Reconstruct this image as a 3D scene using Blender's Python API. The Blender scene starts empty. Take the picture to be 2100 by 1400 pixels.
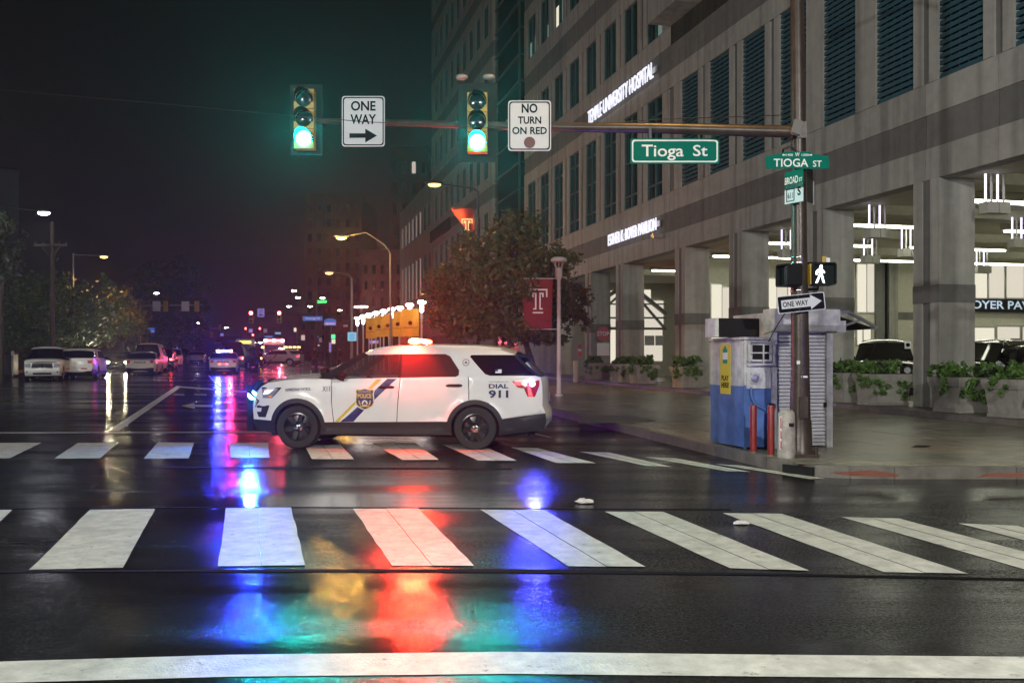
import bpy, bmesh, math, random
import numpy as np
from mathutils import Vector, Matrix
from mathutils.geometry import delaunay_2d_cdt

S = bpy.context.scene
COL = S.collection
R = math.radians
random.seed(7)

# ------------------------------------------------------------------ camera
CAMZ = 1.65            # eye height over the road
HOR = 740.0            # level horizon in photo pixels (2100 x 1400)
F = 2000.0             # focal length in photo pixels
GR = 0.011             # the street climbs gently away from the camera
cam = bpy.data.cameras.new('camera')
cam.sensor_width = 36.0
cam.lens = 36.0 * F / 2100.0
cam.shift_y = (HOR - 700.0) / 2100.0
cam.clip_start = 0.05
cam.clip_end = 2000.0
camo = bpy.data.objects.new('camera', cam)
camo.location = (0, 0, CAMZ)
camo.rotation_euler = (R(90), 0, 0)
COL.objects.link(camo)
S.camera = camo

# ------------------------------------------------------------------ night sky
W = bpy.data.worlds.new('World')
S.world = W
W.use_nodes = True
wn = W.node_tree
wn.nodes.clear()
wo = wn.nodes.new('ShaderNodeOutputWorld')
bg = wn.nodes.new('ShaderNodeBackground')
tc = wn.nodes.new('ShaderNodeTexCoord')
sx = wn.nodes.new('ShaderNodeSeparateXYZ')
rp = wn.nodes.new('ShaderNodeValToRGB')
rp.color_ramp.elements[0].position = 0.0
rp.color_ramp.elements[0].color = (0.006, 0.0045, 0.0055, 1)
rp.color_ramp.elements[1].position = 0.45
rp.color_ramp.elements[1].color = (0.0016, 0.0016, 0.0018, 1)
wn.links.new(tc.outputs['Generated'], sx.inputs[0])
wn.links.new(sx.outputs['Z'], rp.inputs[0])
wn.links.new(rp.outputs[0], bg.inputs[0])
bg.inputs[1].default_value = 1.0
wn.links.new(bg.outputs[0], wo.inputs[0])

S.view_settings.view_transform = 'Standard'
S.view_settings.look = 'None'
S.view_settings.exposure = 0.0
S.view_settings.gamma = 1.0
S.view_settings.use_curve_mapping = False
S.cycles.use_denoising = True
S.cycles.denoiser = 'OPENIMAGEDENOISE'
S.cycles.denoising_input_passes = 'RGB_ALBEDO_NORMAL'
S.cycles.denoising_prefilter = 'ACCURATE'
S.cycles.max_bounces = 6
S.cycles.diffuse_bounces = 2
S.cycles.glossy_bounces = 3
S.cycles.transparent_max_bounces = 8
S.cycles.volume_bounces = 0
S.cycles.sample_clamp_indirect = 6.0
S.cycles.blur_glossy = 0.5
S.cycles.use_light_tree = True

# ------------------------------------------------------------------ places
TH = math.atan(0.251)
CT, ST = math.cos(TH), math.sin(TH)
AF = 15.5              # distance from camera line to the hospital front
def gz(y): return GR * y
def at(px, py, d): return Vector(((px - 1050) / F * d, d, CAMZ + (HOR - py) / F * d))
def G(px, py, h=0.0):
    """point of the ground (raised by h) that the photo shows at px, py"""
    d = (CAMZ - h) * F / (py - HOR + GR * F)
    return Vector(((px - 1050) / F * d, d, gz(d) + h))
def fs(px):            # distance along the hospital front
    t = (px - 1050) / F
    d = AF / (CT * (t + ST / CT))
    return d * (CT - t * ST)
def onback(px, py, s): # on a wall square to the street at distance s
    t = (px - 1050) / F
    d = s / (CT - t * ST)
    return (d * (t * CT + ST) - AF, CAMZ + (HOR - py) / F * d)
def street(r, s, z=0): # street coordinates -> world
    return Vector((r * CT - s * ST, r * ST + s * CT, z))

# ------------------------------------------------------------------ materials
def mat(name, col, rough=0.6, metal=0.0, spec=0.5, noise=0.0, nscale=8.0, bump=0.0, bscale=40.0,
        em=None, es=0.0, coat=0.0, streak=0.0, trans=0.0, vary=0.0):
    m = bpy.data.materials.new(name)
    m.use_nodes = True
    nt = m.node_tree
    b = nt.nodes['Principled BSDF']
    b.inputs['Base Color'].default_value = (*col, 1)
    b.inputs['Roughness'].default_value = rough
    b.inputs['Metallic'].default_value = metal
    b.inputs['Specular IOR Level'].default_value = spec
    b.inputs['Coat Weight'].default_value = coat
    if trans: b.inputs['Transmission Weight'].default_value = trans
    if em:
        b.inputs['Emission Color'].default_value = (*em, 1)
        b.inputs['Emission Strength'].default_value = es
    if noise or streak or bump:
        g = nt.nodes.new('ShaderNodeNewGeometry')
    if noise or streak:
        n = nt.nodes.new('ShaderNodeTexNoise')
        n.inputs['Scale'].default_value = nscale
        n.inputs['Detail'].default_value = 6
        n.inputs['Roughness'].default_value = 0.65
        nt.links.new(g.outputs['Position'], n.inputs['Vector'])
        mr = nt.nodes.new('ShaderNodeMapRange')
        mr.inputs[1].default_value = 0.3; mr.inputs[2].default_value = 0.7
        mr.inputs[3].default_value = 1 - noise; mr.inputs[4].default_value = 1 + noise
        nt.links.new(n.outputs[0], mr.inputs[0])
        fac = mr.outputs[0]
        if streak:
            mp = nt.nodes.new('ShaderNodeMapping')
            mp.inputs['Scale'].default_value = (2.2, 2.2, 0.12)
            nt.links.new(g.outputs['Position'], mp.inputs[0])
            n2 = nt.nodes.new('ShaderNodeTexNoise')
            n2.inputs['Scale'].default_value = 1.3
            n2.inputs['Detail'].default_value = 5
            nt.links.new(mp.outputs[0], n2.inputs['Vector'])
            m2 = nt.nodes.new('ShaderNodeMapRange')
            m2.inputs[1].default_value = 0.45; m2.inputs[2].default_value = 0.75
            m2.inputs[3].default_value = 1.0; m2.inputs[4].default_value = 1 - streak
            nt.links.new(n2.outputs[0], m2.inputs[0])
            mu = nt.nodes.new('ShaderNodeMath'); mu.operation = 'MULTIPLY'
            nt.links.new(fac, mu.inputs[0]); nt.links.new(m2.outputs[0], mu.inputs[1])
            fac = mu.outputs[0]
        if vary:                       # every slab or panel a shade of its own
            oi = nt.nodes.new('ShaderNodeObjectInfo')
            m4 = nt.nodes.new('ShaderNodeMapRange'); m4.inputs[3].default_value = 1 - vary; m4.inputs[4].default_value = 1 + vary
            nt.links.new(oi.outputs['Random'], m4.inputs[0])
            mu2 = nt.nodes.new('ShaderNodeMath'); mu2.operation = 'MULTIPLY'
            nt.links.new(fac, mu2.inputs[0]); nt.links.new(m4.outputs[0], mu2.inputs[1])
            fac = mu2.outputs[0]
        mx = nt.nodes.new('ShaderNodeVectorMath'); mx.operation = 'SCALE'
        mx.inputs[0].default_value = col
        nt.links.new(fac, mx.inputs['Scale'])
        nt.links.new(mx.outputs[0], b.inputs['Base Color'])
    if bump:
        n3 = nt.nodes.new('ShaderNodeTexNoise')
        n3.inputs['Scale'].default_value = bscale
        n3.inputs['Detail'].default_value = 3
        nt.links.new(g.outputs['Position'], n3.inputs['Vector'])
        bp = nt.nodes.new('ShaderNodeBump')
        bp.inputs['Strength'].default_value = bump
        bp.inputs['Distance'].default_value = 0.02
        nt.links.new(n3.outputs[0], bp.inputs['Height'])
        nt.links.new(bp.outputs[0], b.inputs['Normal'])
    return m
def chip(m, dark, scale, lo, hi):
    """worn spots where the asphalt shows through the paint"""
    nt = m.node_tree; b = nt.nodes['Principled BSDF']
    src = b.inputs['Base Color'].links[0].from_socket
    g = nt.nodes.new('ShaderNodeNewGeometry'); n = nt.nodes.new('ShaderNodeTexNoise')
    n.inputs['Scale'].default_value = scale; n.inputs['Detail'].default_value = 7; n.inputs['Roughness'].default_value = .72
    nt.links.new(g.outputs['Position'], n.inputs['Vector'])
    r = nt.nodes.new('ShaderNodeMapRange'); r.inputs[1].default_value = lo; r.inputs[2].default_value = hi
    nt.links.new(n.outputs[0], r.inputs[0])
    mx = nt.nodes.new('ShaderNodeMix'); mx.data_type = 'RGBA'
    nt.links.new(r.outputs[0], mx.inputs['Factor']); nt.links.new(src, mx.inputs['A']); mx.inputs['B'].default_value = (*dark, 1)
    nt.links.new(mx.outputs['Result'], b.inputs['Base Color'])
def emis(name, col, s):
    m = mat(name, (0.02, 0.02, 0.02), 0.4, em=col, es=s)
    return m

def wet_asphalt():
    m = bpy.data.materials.new('wet_asphalt'); m.use_nodes = True
    nt = m.node_tree; b = nt.nodes['Principled BSDF']; L = nt.links.new
    g = nt.nodes.new('ShaderNodeNewGeometry')
    def noise(scale, det=5, vec=None, ro=0.6):
        n = nt.nodes.new('ShaderNodeTexNoise')
        n.inputs['Scale'].default_value = scale; n.inputs['Detail'].default_value = det
        n.inputs['Roughness'].default_value = ro
        L(vec or g.outputs['Position'], n.inputs['Vector']); return n.outputs[0]
    def rng(v, a, c, lo, hi):
        r = nt.nodes.new('ShaderNodeMapRange')
        for i, k in enumerate((a, c, lo, hi)): r.inputs[i + 1].default_value = k
        L(v, r.inputs[0]); return r.outputs[0]
    mp = nt.nodes.new('ShaderNodeMapping')
    mp.inputs['Rotation'].default_value = (0, 0, 0)
    mp.inputs['Scale'].default_value = (0.16, 0.9, 1)      # long streaks lying across the view
    L(g.outputs['Position'], mp.inputs[0])
    wetn = noise(0.9, 6, mp.outputs[0])
    grain = noise(34, 5, None, 0.75)
    patch = noise(0.35, 5)
    col = rng(grain, 0.35, 0.7, 0.002, 0.026)
    cc = nt.nodes.new('ShaderNodeCombineColor')
    L(col, cc.inputs[0]); L(col, cc.inputs[1])
    bl = nt.nodes.new('ShaderNodeMath'); bl.operation = 'MULTIPLY'; bl.inputs[1].default_value = 0.97
    L(col, bl.inputs[0]); L(bl.outputs[0], cc.inputs[2])
    L(cc.outputs[0], b.inputs['Base Color'])
    ro = nt.nodes.new('ShaderNodeMath'); ro.operation = 'ADD'
    L(rng(wetn, 0.36, 0.66, 0.07, 0.25), ro.inputs[0]); L(rng(patch, 0.35, 0.7, 0.0, 0.06), ro.inputs[1])
    L(ro.outputs[0], b.inputs['Roughness'])
    b.inputs['IOR'].default_value = 1.36
    b.inputs['Specular IOR Level'].default_value = 0.55
    bs = rng(wetn, 0.36, 0.62, 0.05, 0.26)
    bp = nt.nodes.new('ShaderNodeBump'); bp.inputs['Distance'].default_value = 0.012
    L(bs, bp.inputs['Strength']); L(grain, bp.inputs['Height'])
    b2 = nt.nodes.new('ShaderNodeBump'); b2.inputs['Distance'].default_value = 0.01
    b2.inputs['Strength'].default_value = 0.02
    mp2 = nt.nodes.new('ShaderNodeMapping'); mp2.inputs['Scale'].default_value = (0.5, 2.2, 1)
    L(g.outputs['Position'], mp2.inputs[0])
    L(noise(22, 3, mp2.outputs[0]), b2.inputs['Height']); L(bp.outputs[0], b2.inputs['Normal'])
    L(b2.outputs[0], b.inputs['Normal'])
    # stones that stand dry out of the water film
    df = nt.nodes.new('ShaderNodeBsdfDiffuse'); L(cc.outputs[0], df.inputs[0])
    mxs = nt.nodes.new('ShaderNodeMixShader')
    dry = nt.nodes.new('ShaderNodeMath'); dry.operation = 'MULTIPLY'
    L(rng(noise(46, 4, None, 0.8), 0.44, 0.60, 0.0, 0.85), dry.inputs[0]); L(rng(wetn, 0.36, 0.58, 0.05, 1.0), dry.inputs[1])
    L(dry.outputs[0], mxs.inputs[0]); L(b.outputs[0], mxs.inputs[1]); L(df.outputs[0], mxs.inputs[2])
    L(mxs.outputs[0], nt.nodes['Material Output'].inputs['Surface'])
    return m
def glass_mat(name, tint, alpha, rough=0.05):
    """tinted car glass: part see-through, part mirror"""
    m = bpy.data.materials.new(name); m.use_nodes = True
    nt = m.node_tree; b = nt.nodes['Principled BSDF']
    b.inputs['Base Color'].default_value = (*tint, 1)
    b.inputs['Roughness'].default_value = rough
    b.inputs['Alpha'].default_value = alpha
    return m

M = {}
M['asphalt'] = wet_asphalt()
M['paint'] = mat('road_paint', (0.60, 0.575, 0.51), 0.42, spec=0.4, noise=0.26, nscale=7, bump=0.3, bscale=60, streak=0.2)
chip(M['paint'], (.05, .048, .044), 9, .60, .70)
M['paint_thin'] = mat('worn_road_paint', (0.34, 0.33, 0.31), 0.3, noise=0.4, nscale=7)
M['tar'] = mat('tar_seam', (0.005, 0.005, 0.005), 0.9, spec=0.1)
M['walk'] = mat('wet_pavement', (0.205, 0.182, 0.132), 0.27, noise=0.40, nscale=2.6, bump=0.22, bscale=60, vary=0.22)
M['kerb'] = mat('kerb_stone', (0.15, 0.135, 0.11), 0.42, noise=0.35, nscale=4, bump=0.3, bscale=40)
M['redpad'] = mat('red_pad', (0.25, 0.05, 0.03), 0.5, noise=0.3, nscale=10)
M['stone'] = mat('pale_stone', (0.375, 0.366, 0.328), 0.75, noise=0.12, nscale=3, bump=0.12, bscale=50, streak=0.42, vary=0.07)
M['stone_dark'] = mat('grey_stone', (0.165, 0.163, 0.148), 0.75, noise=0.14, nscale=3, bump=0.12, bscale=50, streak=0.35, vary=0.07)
M['stone_stain'] = mat('stained_stone', (0.07, 0.062, 0.045), 0.85, noise=0.5, nscale=2, streak=0.5)
M['stone_white'] = mat('white_stone', (0.46, 0.46, 0.43), 0.7, noise=0.08, nscale=3, streak=0.15)
M['soffit'] = mat('soffit', (0.60, 0.58, 0.47), 0.8, noise=0.1)
M['teal_glass'] = mat('teal_glass', (0.012, 0.035, 0.038), 0.12, spec=0.6, noise=0.5, nscale=1.2)
M['dark_glass'] = mat('dark_glass', (0.008, 0.011, 0.012), 0.1, spec=0.6)
M['teal_louver'] = mat('teal_louver', (0.034, 0.098, 0.125), 0.5, noise=0.15)
M['louver_back'] = mat('louver_dark', (0.008, 0.014, 0.016), 0.8)
M['frame_teal'] = mat('window_frame', (0.06, 0.115, 0.12), 0.4)
M['alum'] = mat('aluminium', (0.55, 0.55, 0.53), 0.35, 0.8)
M['curtain'] = emis('lit_curtain', (0.55, 0.85, 0.72), 0.22)
M['lit_warm'] = emis('lit_warm_window', (1.0, 0.93, 0.74), 0.85)
M['lit_pink'] = emis('lit_pale_window', (1.0, 0.82, 0.70), 0.55)
M['lit_green'] = emis('lit_green_window', (0.7, 0.85, 0.5), 0.4)
M['lit_lobby'] = emis('lit_lobby', (1.0, 0.91, 0.75), 0.72)
M['sign_white'] = emis('lit_letters', (0.86, 0.86, 1.0), 1.15)
M['strip'] = emis('light_strip', (0.96, 1.0, 0.80), 13.0)
M['rod'] = emis('lit_rod', (0.82, 0.76, 1.0), 1.8)
M['shade'] = mat('lamp_shade', (0.45, 0.43, 0.38), 0.5)
M['white_paint'] = mat('white_car_paint', (0.80, 0.78, 0.75), 0.25, coat=0.5, spec=0.5, noise=0.05, nscale=2, bump=0.035, bscale=240)
M['white_far'] = mat('white_body_paint', (0.80, 0.79, 0.76), 0.25, coat=0.5)
M['cream'] = mat('cream_paint', (0.62, 0.54, 0.38), 0.35)
M['black_paint'] = mat('black_car_paint', (0.008, 0.008, 0.009), 0.12, coat=0.8)
M['grey_paint'] = mat('dark_grey_paint', (0.05, 0.05, 0.055), 0.25, coat=0.5)
M['plastic'] = mat('black_plastic', (0.014, 0.013, 0.013), 0.5, bump=0.15, bscale=200)
M['rubber'] = mat('rubber', (0.014, 0.013, 0.013), 0.7, bump=0.2, bscale=80)
M['rim_black'] = mat('black_rim', (0.012, 0.012, 0.013), 0.25)
M['chrome'] = mat('chrome', (0.75, 0.75, 0.75), 0.12, 1.0)
M['car_glass'] = glass_mat('side_glass', (0.01, 0.01, 0.012), 0.62)
M['tint_glass'] = mat('tinted_glass', (0.006, 0.005, 0.006), 0.06, spec=0.7)
M['wet_glow_glass'] = glass_mat('wet_glow_side_glass', (0.04, 0.015, 0.015), 0.62, 0.16)  # wet glass; the beacon's red glow is put into its colour
M['wet_glow_tint'] = mat('wet_glow_tinted_glass', (0.065, 0.02, 0.02), 0.14, spec=0.5, bump=0.05, bscale=300)  # reddened base colour carries the beacon glow on the wet glass
M['seat'] = mat('seat_cloth', (0.03, 0.03, 0.032), 0.8)
M['blue_stripe'] = mat('livery_blue', (0.022, 0.020, 0.13), 0.3)
M['gold'] = mat('livery_gold', (0.72, 0.48, 0.03), 0.35)
M['navy'] = mat('livery_navy', (0.015, 0.016, 0.085), 0.35)
M['decal_white'] = mat('decal_white', (0.75, 0.75, 0.75), 0.4)
M['seal_brown'] = mat('seal_brown', (0.16, 0.07, 0.05), 0.5)
M['lens_clear'] = mat('clear_lens', (0.5, 0.5, 0.52), 0.1, 0.6, em=(0.8, 0.8, 1.0), es=0.05)
M['head_lit'] = emis('headlamp_glow', (0.8, 0.78, 1.0), 2.5)
M['amber_lens'] = mat('amber_lens', (0.7, 0.18, 0.02), 0.2, em=(1, 0.3, 0.03), es=0.35)
M['red_lens'] = mat('red_lens', (0.30, 0.012, 0.012), 0.2, em=(1, 0.04, 0.03), es=0.10)
M['red_tail'] = emis('red_tail_light', (1.0, 0.05, 0.06), 3.5)
M['bar_red'] = emis('beacon_red', (1.0, 0.035, 0.015), 60)
M['bar_amber'] = emis('beacon_amber', (1.0, 0.5, 0.05), 70)
M['bar_white'] = emis('beacon_white', (1.0, 0.75, 0.75), 30)
M['push_blue'] = emis('push_bar_light', (0.06, 0.30, 1.0), 220)
M['tail_blue'] = emis('rear_blue_light', (0.14, 0.22, 1.0), 50)
M['far_red'] = emis('far_red_light', (1.0, 0.06, 0.05), 22)
M['far_pink'] = emis('far_pink_light', (1.0, 0.16, 0.22), 60)
M['far_blue'] = emis('far_blue_light', (0.10, 0.22, 1.0), 60)
M['far_amber'] = emis('far_amber_light', (1.0, 0.5, 0.1), 18)
M['far_white'] = emis('far_white_lamp', (1.0, 0.93, 0.8), 60)
M['head_far'] = emis('headlight_on', (1.0, 0.86, 0.62), 500)
M['led'] = emis('led_lamp', (0.86, 0.9, 1.0), 70)
M['sodium'] = emis('sodium_lamp', (1.0, 0.52, 0.10), 9)
M['sodium_far'] = emis('far_sodium_lamp', (1.0, 0.52, 0.14), 4.5)
M['globe_lit'] = emis('post_lamp_lit', (1.0, 0.86, 0.84), 22)
M['green_on'] = emis('green_signal_on', (0.008, 0.92, 0.80), 120)
M['red_on'] = emis('red_signal_on', (1.0, 0.05, 0.05), 60)
M['green_far'] = emis('far_green_signal', (0.05, 1.0, 0.6), 20)
M['walk_on'] = emis('walk_figure', (0.95, 0.95, 1.0), 6.0)
M['bus_amber'] = emis('amber_display', (1.0, 0.7, 0.12), 2.5)
M['neon_green'] = emis('green_neon', (0.05, 1.0, 0.22), 2.2)
M['blue_glow_sign'] = mat('blue_lit_sign', (0.05, 0.16, 0.55), 0.4, em=(0.08, 0.25, 0.85), es=0.32)  # blue put into colour and glow; Venango St plate is green under police light
M['violet_sign'] = mat('violet_lit_sign', (0.3, 0.25, 0.6), 0.4, em=(0.4, 0.33, 1.0), es=0.35)
M['cyan_sign'] = mat('cyan_lit_sign', (0.2, 0.6, 0.8), 0.4, em=(0.2, 0.7, 1.0), es=0.5)
M['pale_text'] = mat('pale_sign_text', (0.6, 0.7, 0.9), 0.4, em=(0.6, 0.75, 1.0), es=0.4)
M['signal_yellow'] = mat('signal_yellow', (0.42, 0.28, 0.03), 0.4, noise=0.15)
M['signal_dark'] = mat('signal_lens_off', (0.012, 0.016, 0.016), 0.15)
M['black'] = mat('black_metal', (0.009, 0.009, 0.009), 0.75, spec=0.25)
M['pole_brown'] = mat('brown_pole', (0.062, 0.043, 0.033), 0.36, 0.2, noise=0.35, nscale=6, bump=0.1, streak=0.3)
M['pole_grey'] = mat('grey_pole', (0.26, 0.26, 0.25), 0.5, 0.3)
M['pole_white'] = mat('white_pole', (0.62, 0.61, 0.60), 0.45)
M['pole_dark'] = mat('dark_pole', (0.03, 0.028, 0.027), 0.5)
M['wood'] = mat('wood_pole', (0.09, 0.075, 0.06), 0.9, noise=0.3)
M['sign_face'] = mat('sign_white', (0.60, 0.60, 0.62), 0.45, noise=0.05)
M['sign_black'] = mat('sign_black', (0.008, 0.008, 0.012), 0.8, spec=0.1)
M['sign_green'] = mat('sign_green', (0.003, 0.155, 0.105), 0.8, spec=0.08)
M['sign_text'] = mat('sign_letter', (0.85, 0.86, 0.82), 0.8, spec=0.1)
M['sign_red'] = mat('sign_red', (0.12, 0.022, 0.022), 0.5)
M['stop_red'] = mat('stop_red', (0.45, 0.03, 0.03), 0.45)
M['steel'] = mat('steel_band', (0.6, 0.6, 0.6), 0.2, 1.0)
M['kiosk_white'] = mat('kiosk_white', (0.56, 0.55, 0.55), 0.4, noise=0.3, nscale=6, streak=0.5)
M['kiosk_blue'] = mat('kiosk_blue', (0.085, 0.165, 0.42), 0.42, noise=0.3, nscale=4, streak=0.35)
M['shutter'] = mat('shutter', (0.50, 0.49, 0.50), 0.4, 0.2, noise=0.15, nscale=6)
M['yellow_sign'] = mat('yellow_sign', (0.72, 0.52, 0.02), 0.5)
M['sticker_green'] = mat('sticker_green', (0.01, 0.22, 0.18), 0.5)
M['bollard'] = mat('red_bollard', (0.22, 0.018, 0.016), 0.35, noise=0.25, nscale=9)
M['bin_white'] = mat('dirty_white', (0.44, 0.40, 0.36), 0.6, noise=0.35, nscale=9, streak=0.35)
M['banner_red'] = mat('banner_red', (0.22, 0.008, 0.014), 0.7, noise=0.15)
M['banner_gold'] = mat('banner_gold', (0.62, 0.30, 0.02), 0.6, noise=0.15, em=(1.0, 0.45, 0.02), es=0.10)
M['banner_mark'] = mat('banner_mark', (0.28, 0.05, 0.02), 0.6)
M['bark'] = mat('bark', (0.05, 0.04, 0.03), 0.9, noise=0.4, nscale=12, bump=0.4)
M['leaf'] = mat('leaf_green', (0.06, 0.115, 0.028), 0.5, noise=0.5, nscale=4)
M['leaf_olive'] = mat('leaf_olive', (0.10, 0.095, 0.026), 0.5, noise=0.5, nscale=4)
M['leaf_bright'] = mat('leaf_bright', (0.10, 0.19, 0.04), 0.5, noise=0.4, nscale=7)
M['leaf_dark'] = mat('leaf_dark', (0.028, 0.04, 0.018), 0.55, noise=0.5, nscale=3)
M['flower'] = mat('white_flower', (0.6, 0.58, 0.58), 0.6)
M['planter'] = mat('planter_concrete', (0.33, 0.31, 0.27), 0.75, noise=0.2, nscale=5, bump=0.15, streak=0.2)
M['soil'] = mat('soil', (0.03, 0.022, 0.015), 0.9)
M['far_wall'] = mat('far_dark_wall', (0.055, 0.048, 0.045), 0.8, noise=0.3, nscale=0.4)
M['far_brick'] = mat('far_brick_wall', (0.12, 0.075, 0.06), 0.8, noise=0.25, nscale=1.5)
M['far_blue_wall'] = mat('far_blue_wall', (0.16, 0.20, 0.22), 0.7, noise=0.1)
M['skin'] = mat('skin', (0.30, 0.18, 0.12), 0.5)
M['cloth'] = mat('dark_cloth', (0.014, 0.013, 0.018), 0.9)
M['paper'] = mat('litter_paper', (0.6, 0.56, 0.54), 0.7)
M['wire'] = mat('wire', (0.01, 0.01, 0.01), 0.6)
# ------------------------------------------------------------------ mesh helpers
class MB:
    def __init__(s): s.v = []; s.f = []
    def quadbox(s, p):                      # 8 corners, bottom 4 then top 4
        n = len(s.v); s.v += [tuple(q) for q in p]
        for f in ((3, 2, 1, 0), (4, 5, 6, 7), (0, 1, 5, 4), (1, 2, 6, 5), (2, 3, 7, 6), (3, 0, 4, 7)):
            s.f.append(tuple(n + i for i in f))
        return s
    def box(s, x0, x1, y0, y1, z0, z1, tf=None):
        p = [(x0, y0, z0), (x1, y0, z0), (x1, y1, z0), (x0, y1, z0), (x0, y0, z1), (x1, y0, z1), (x1, y1, z1), (x0, y1, z1)]
        if tf: p = [tf @ Vector(q) for q in p]
        return s.quadbox(p)
    def bar(s, a, b, w, h=None, up=Vector((0, 0, 1))):
        a = Vector(a); b = Vector(b); h = h or w
        d = (b - a).normalized()
        u = d.cross(up)
        if u.length < 1e-4: u = d.cross(Vector((1, 0, 0)))
        u.normalize(); v = u.cross(d)
        u = u * w / 2; v = v * h / 2
        return s.quadbox([a - u - v, a + u - v, a + u + v, a - u + v, b - u - v, b + u - v, b + u + v, b - u + v])
    def tube(s, pts, r, n=10, cap=True):
        pts = [Vector(p) for p in pts]
        rs = r if isinstance(r, (list, tuple)) else [r] * len(pts)
        rings = []
        ref = None
        for i, p in enumerate(pts):
            d = (pts[min(i + 1, len(pts) - 1)] - pts[max(i - 1, 0)]).normalized()
            if ref is None:
                ref = d.orthogonal().normalized()
            ref = (ref - d * ref.dot(d))
            ref = ref.normalized() if ref.length > 1e-6 else d.orthogonal().normalized()
            w = d.cross(ref)
            base = len(s.v)
            for k in range(n):
                a = 2 * math.pi * k / n
                s.v.append(tuple(p + (ref * math.cos(a) + w * math.sin(a)) * rs[i]))
            rings.append(base)
        for i in range(len(rings) - 1):
            for k in range(n):
                k2 = (k + 1) % n
                s.f.append((rings[i] + k, rings[i] + k2, rings[i + 1] + k2, rings[i + 1] + k))
        if cap:
            s.f.append(tuple(rings[0] + k for k in reversed(range(n))))
            s.f.append(tuple(rings[-1] + k for k in range(n)))
        return s
    def lathe(s, prof, n=20, o=(0, 0, 0), axis='z', tf=None, cap=True):
        base = len(s.v)
        for r, h in prof:
            for k in range(n):
                a = 2 * math.pi * k / n
                c, q = r * math.cos(a), r * math.sin(a)
                p = Vector((c, q, h)) if axis == 'z' else (Vector((c, h, q)) if axis == 'y' else Vector((h, c, q)))
                p = p + Vector(o)
                s.v.append(tuple(tf @ p if tf else p))
        for i in range(len(prof) - 1):
            for k in range(n):
                k2 = (k + 1) % n
                s.f.append((base + i * n + k, base + i * n + k2, base + (i + 1) * n + k2, base + (i + 1) * n + k))
        if cap and prof[0][0] > 1e-5: s.f.append(tuple(base + k for k in reversed(range(n))))
        if cap and prof[-1][0] > 1e-5: s.f.append(tuple(base + (len(prof) - 1) * n + k for k in range(n)))
        return s
    def ball(s, o, rx, ry=None, rz=None, n=12, m=7):
        ry = ry or rx; rz = rz or rx
        pr = [(math.sin(math.pi * i / m), -math.cos(math.pi * i / m)) for i in range(m + 1)]
        tf = Matrix.Translation(o) @ Matrix.Diagonal((rx, ry, rz, 1))
        return s.lathe(pr, n, tf=tf)
    def prism(s, poly, y0, y1, tf=None):    # polygon in x,z extruded along y
        n = len(poly); b = len(s.v)
        for y in (y0, y1):
            for x, z in poly:
                p = Vector((x, y, z)); s.v.append(tuple(tf @ p if tf else p))
        ar = sum(poly[i][0] * poly[(i + 1) % n][1] - poly[(i + 1) % n][0] * poly[i][1] for i in range(n))
        fr = tuple(b + i for i in range(n)); bk = tuple(b + n + i for i in reversed(range(n)))
        s.f.append(fr if ar > 0 else tuple(reversed(fr))); s.f.append(bk if ar > 0 else tuple(reversed(bk)))
        for i in range(n):
            j = (i + 1) % n
            q = (b + i, b + n + i, b + n + j, b + j)
            s.f.append(q if ar > 0 else tuple(reversed(q)))
        return s
    def grid(s, rows):
        b = len(s.v); m = len(rows[0])
        for r in rows: s.v += [tuple(p) for p in r]
        for i in range(len(rows) - 1):
            for j in range(m - 1):
                s.f.append((b + i * m + j, b + i * m + j + 1, b + (i + 1) * m + j + 1, b + (i + 1) * m + j))
        return s
    def mesh(s, name, m, smooth=False):
        me = bpy.data.meshes.new(name)
        me.from_pydata(s.v, [], s.f); me.update()
        if m: me.materials.append(m)
        if smooth:
            me.polygons.foreach_set('use_smooth', [True] * len(me.polygons))
            try: me.set_sharp_from_angle(angle=R(38))
            except Exception: pass
        return me

def link(name, me, parent=None, loc=None, rot=None, scale=None):
    o = bpy.data.objects.new(name, me)
    COL.objects.link(o)
    if parent: o.parent = parent
    if loc is not None: o.location = loc
    if rot is not None: o.rotation_euler = rot
    if scale is not None: o.scale = scale
    return o
def obj(name, mb, m, parent=None, smooth=False):
    return link(name, mb.mesh(name, m if not isinstance(m, str) else M[m], smooth), parent)
def tag(o, label=None, cat=None, group=None, kind=None):
    if label: o['label'] = label
    if cat: o['category'] = cat
    if group: o['group'] = group
    if kind: o['kind'] = kind
    return o
def thing(name, label, cat, loc=(0, 0, 0), rz=0.0, group=None):
    o = link(name, None, None, loc, (0, 0, rz))
    return tag(o, label, cat, group)
def copy_tree(o, parent=None):
    c = o.copy(); COL.objects.link(c)
    if parent: c.parent = parent
    for ch in list(o.children): copy_tree(ch, c)
    return c
UNIT = {}
def panel(name, mkey, x0, x1, y0, y1, z0, z1, parent):
    """box part sharing one unit cube per material"""
    if mkey not in UNIT:
        UNIT[mkey] = MB().box(-.5, .5, -.5, .5, -.5, .5).mesh('unit_' + mkey, M[mkey])
    return link(name, UNIT[mkey], parent, ((x0 + x1) / 2, (y0 + y1) / 2, (z0 + z1) / 2), None, (abs(x1 - x0), abs(y1 - y0), abs(z1 - z0)))

def own_light(t, pos, power, col, r=.2, spot=None, aim=None, blend=.6):
    """the light a lamp gives off, kept under that lamp"""
    l = bpy.data.lights.new('lamp_light', 'SPOT' if spot else 'POINT'); l.energy = power; l.color = col; l.shadow_soft_size = r
    o = link('lamp_light', l, t, pos)
    if spot:
        l.spot_size = R(spot); l.spot_blend = blend
        o.rotation_euler = Vector(aim).to_track_quat('-Z', 'Y').to_euler()
    return o

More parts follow.
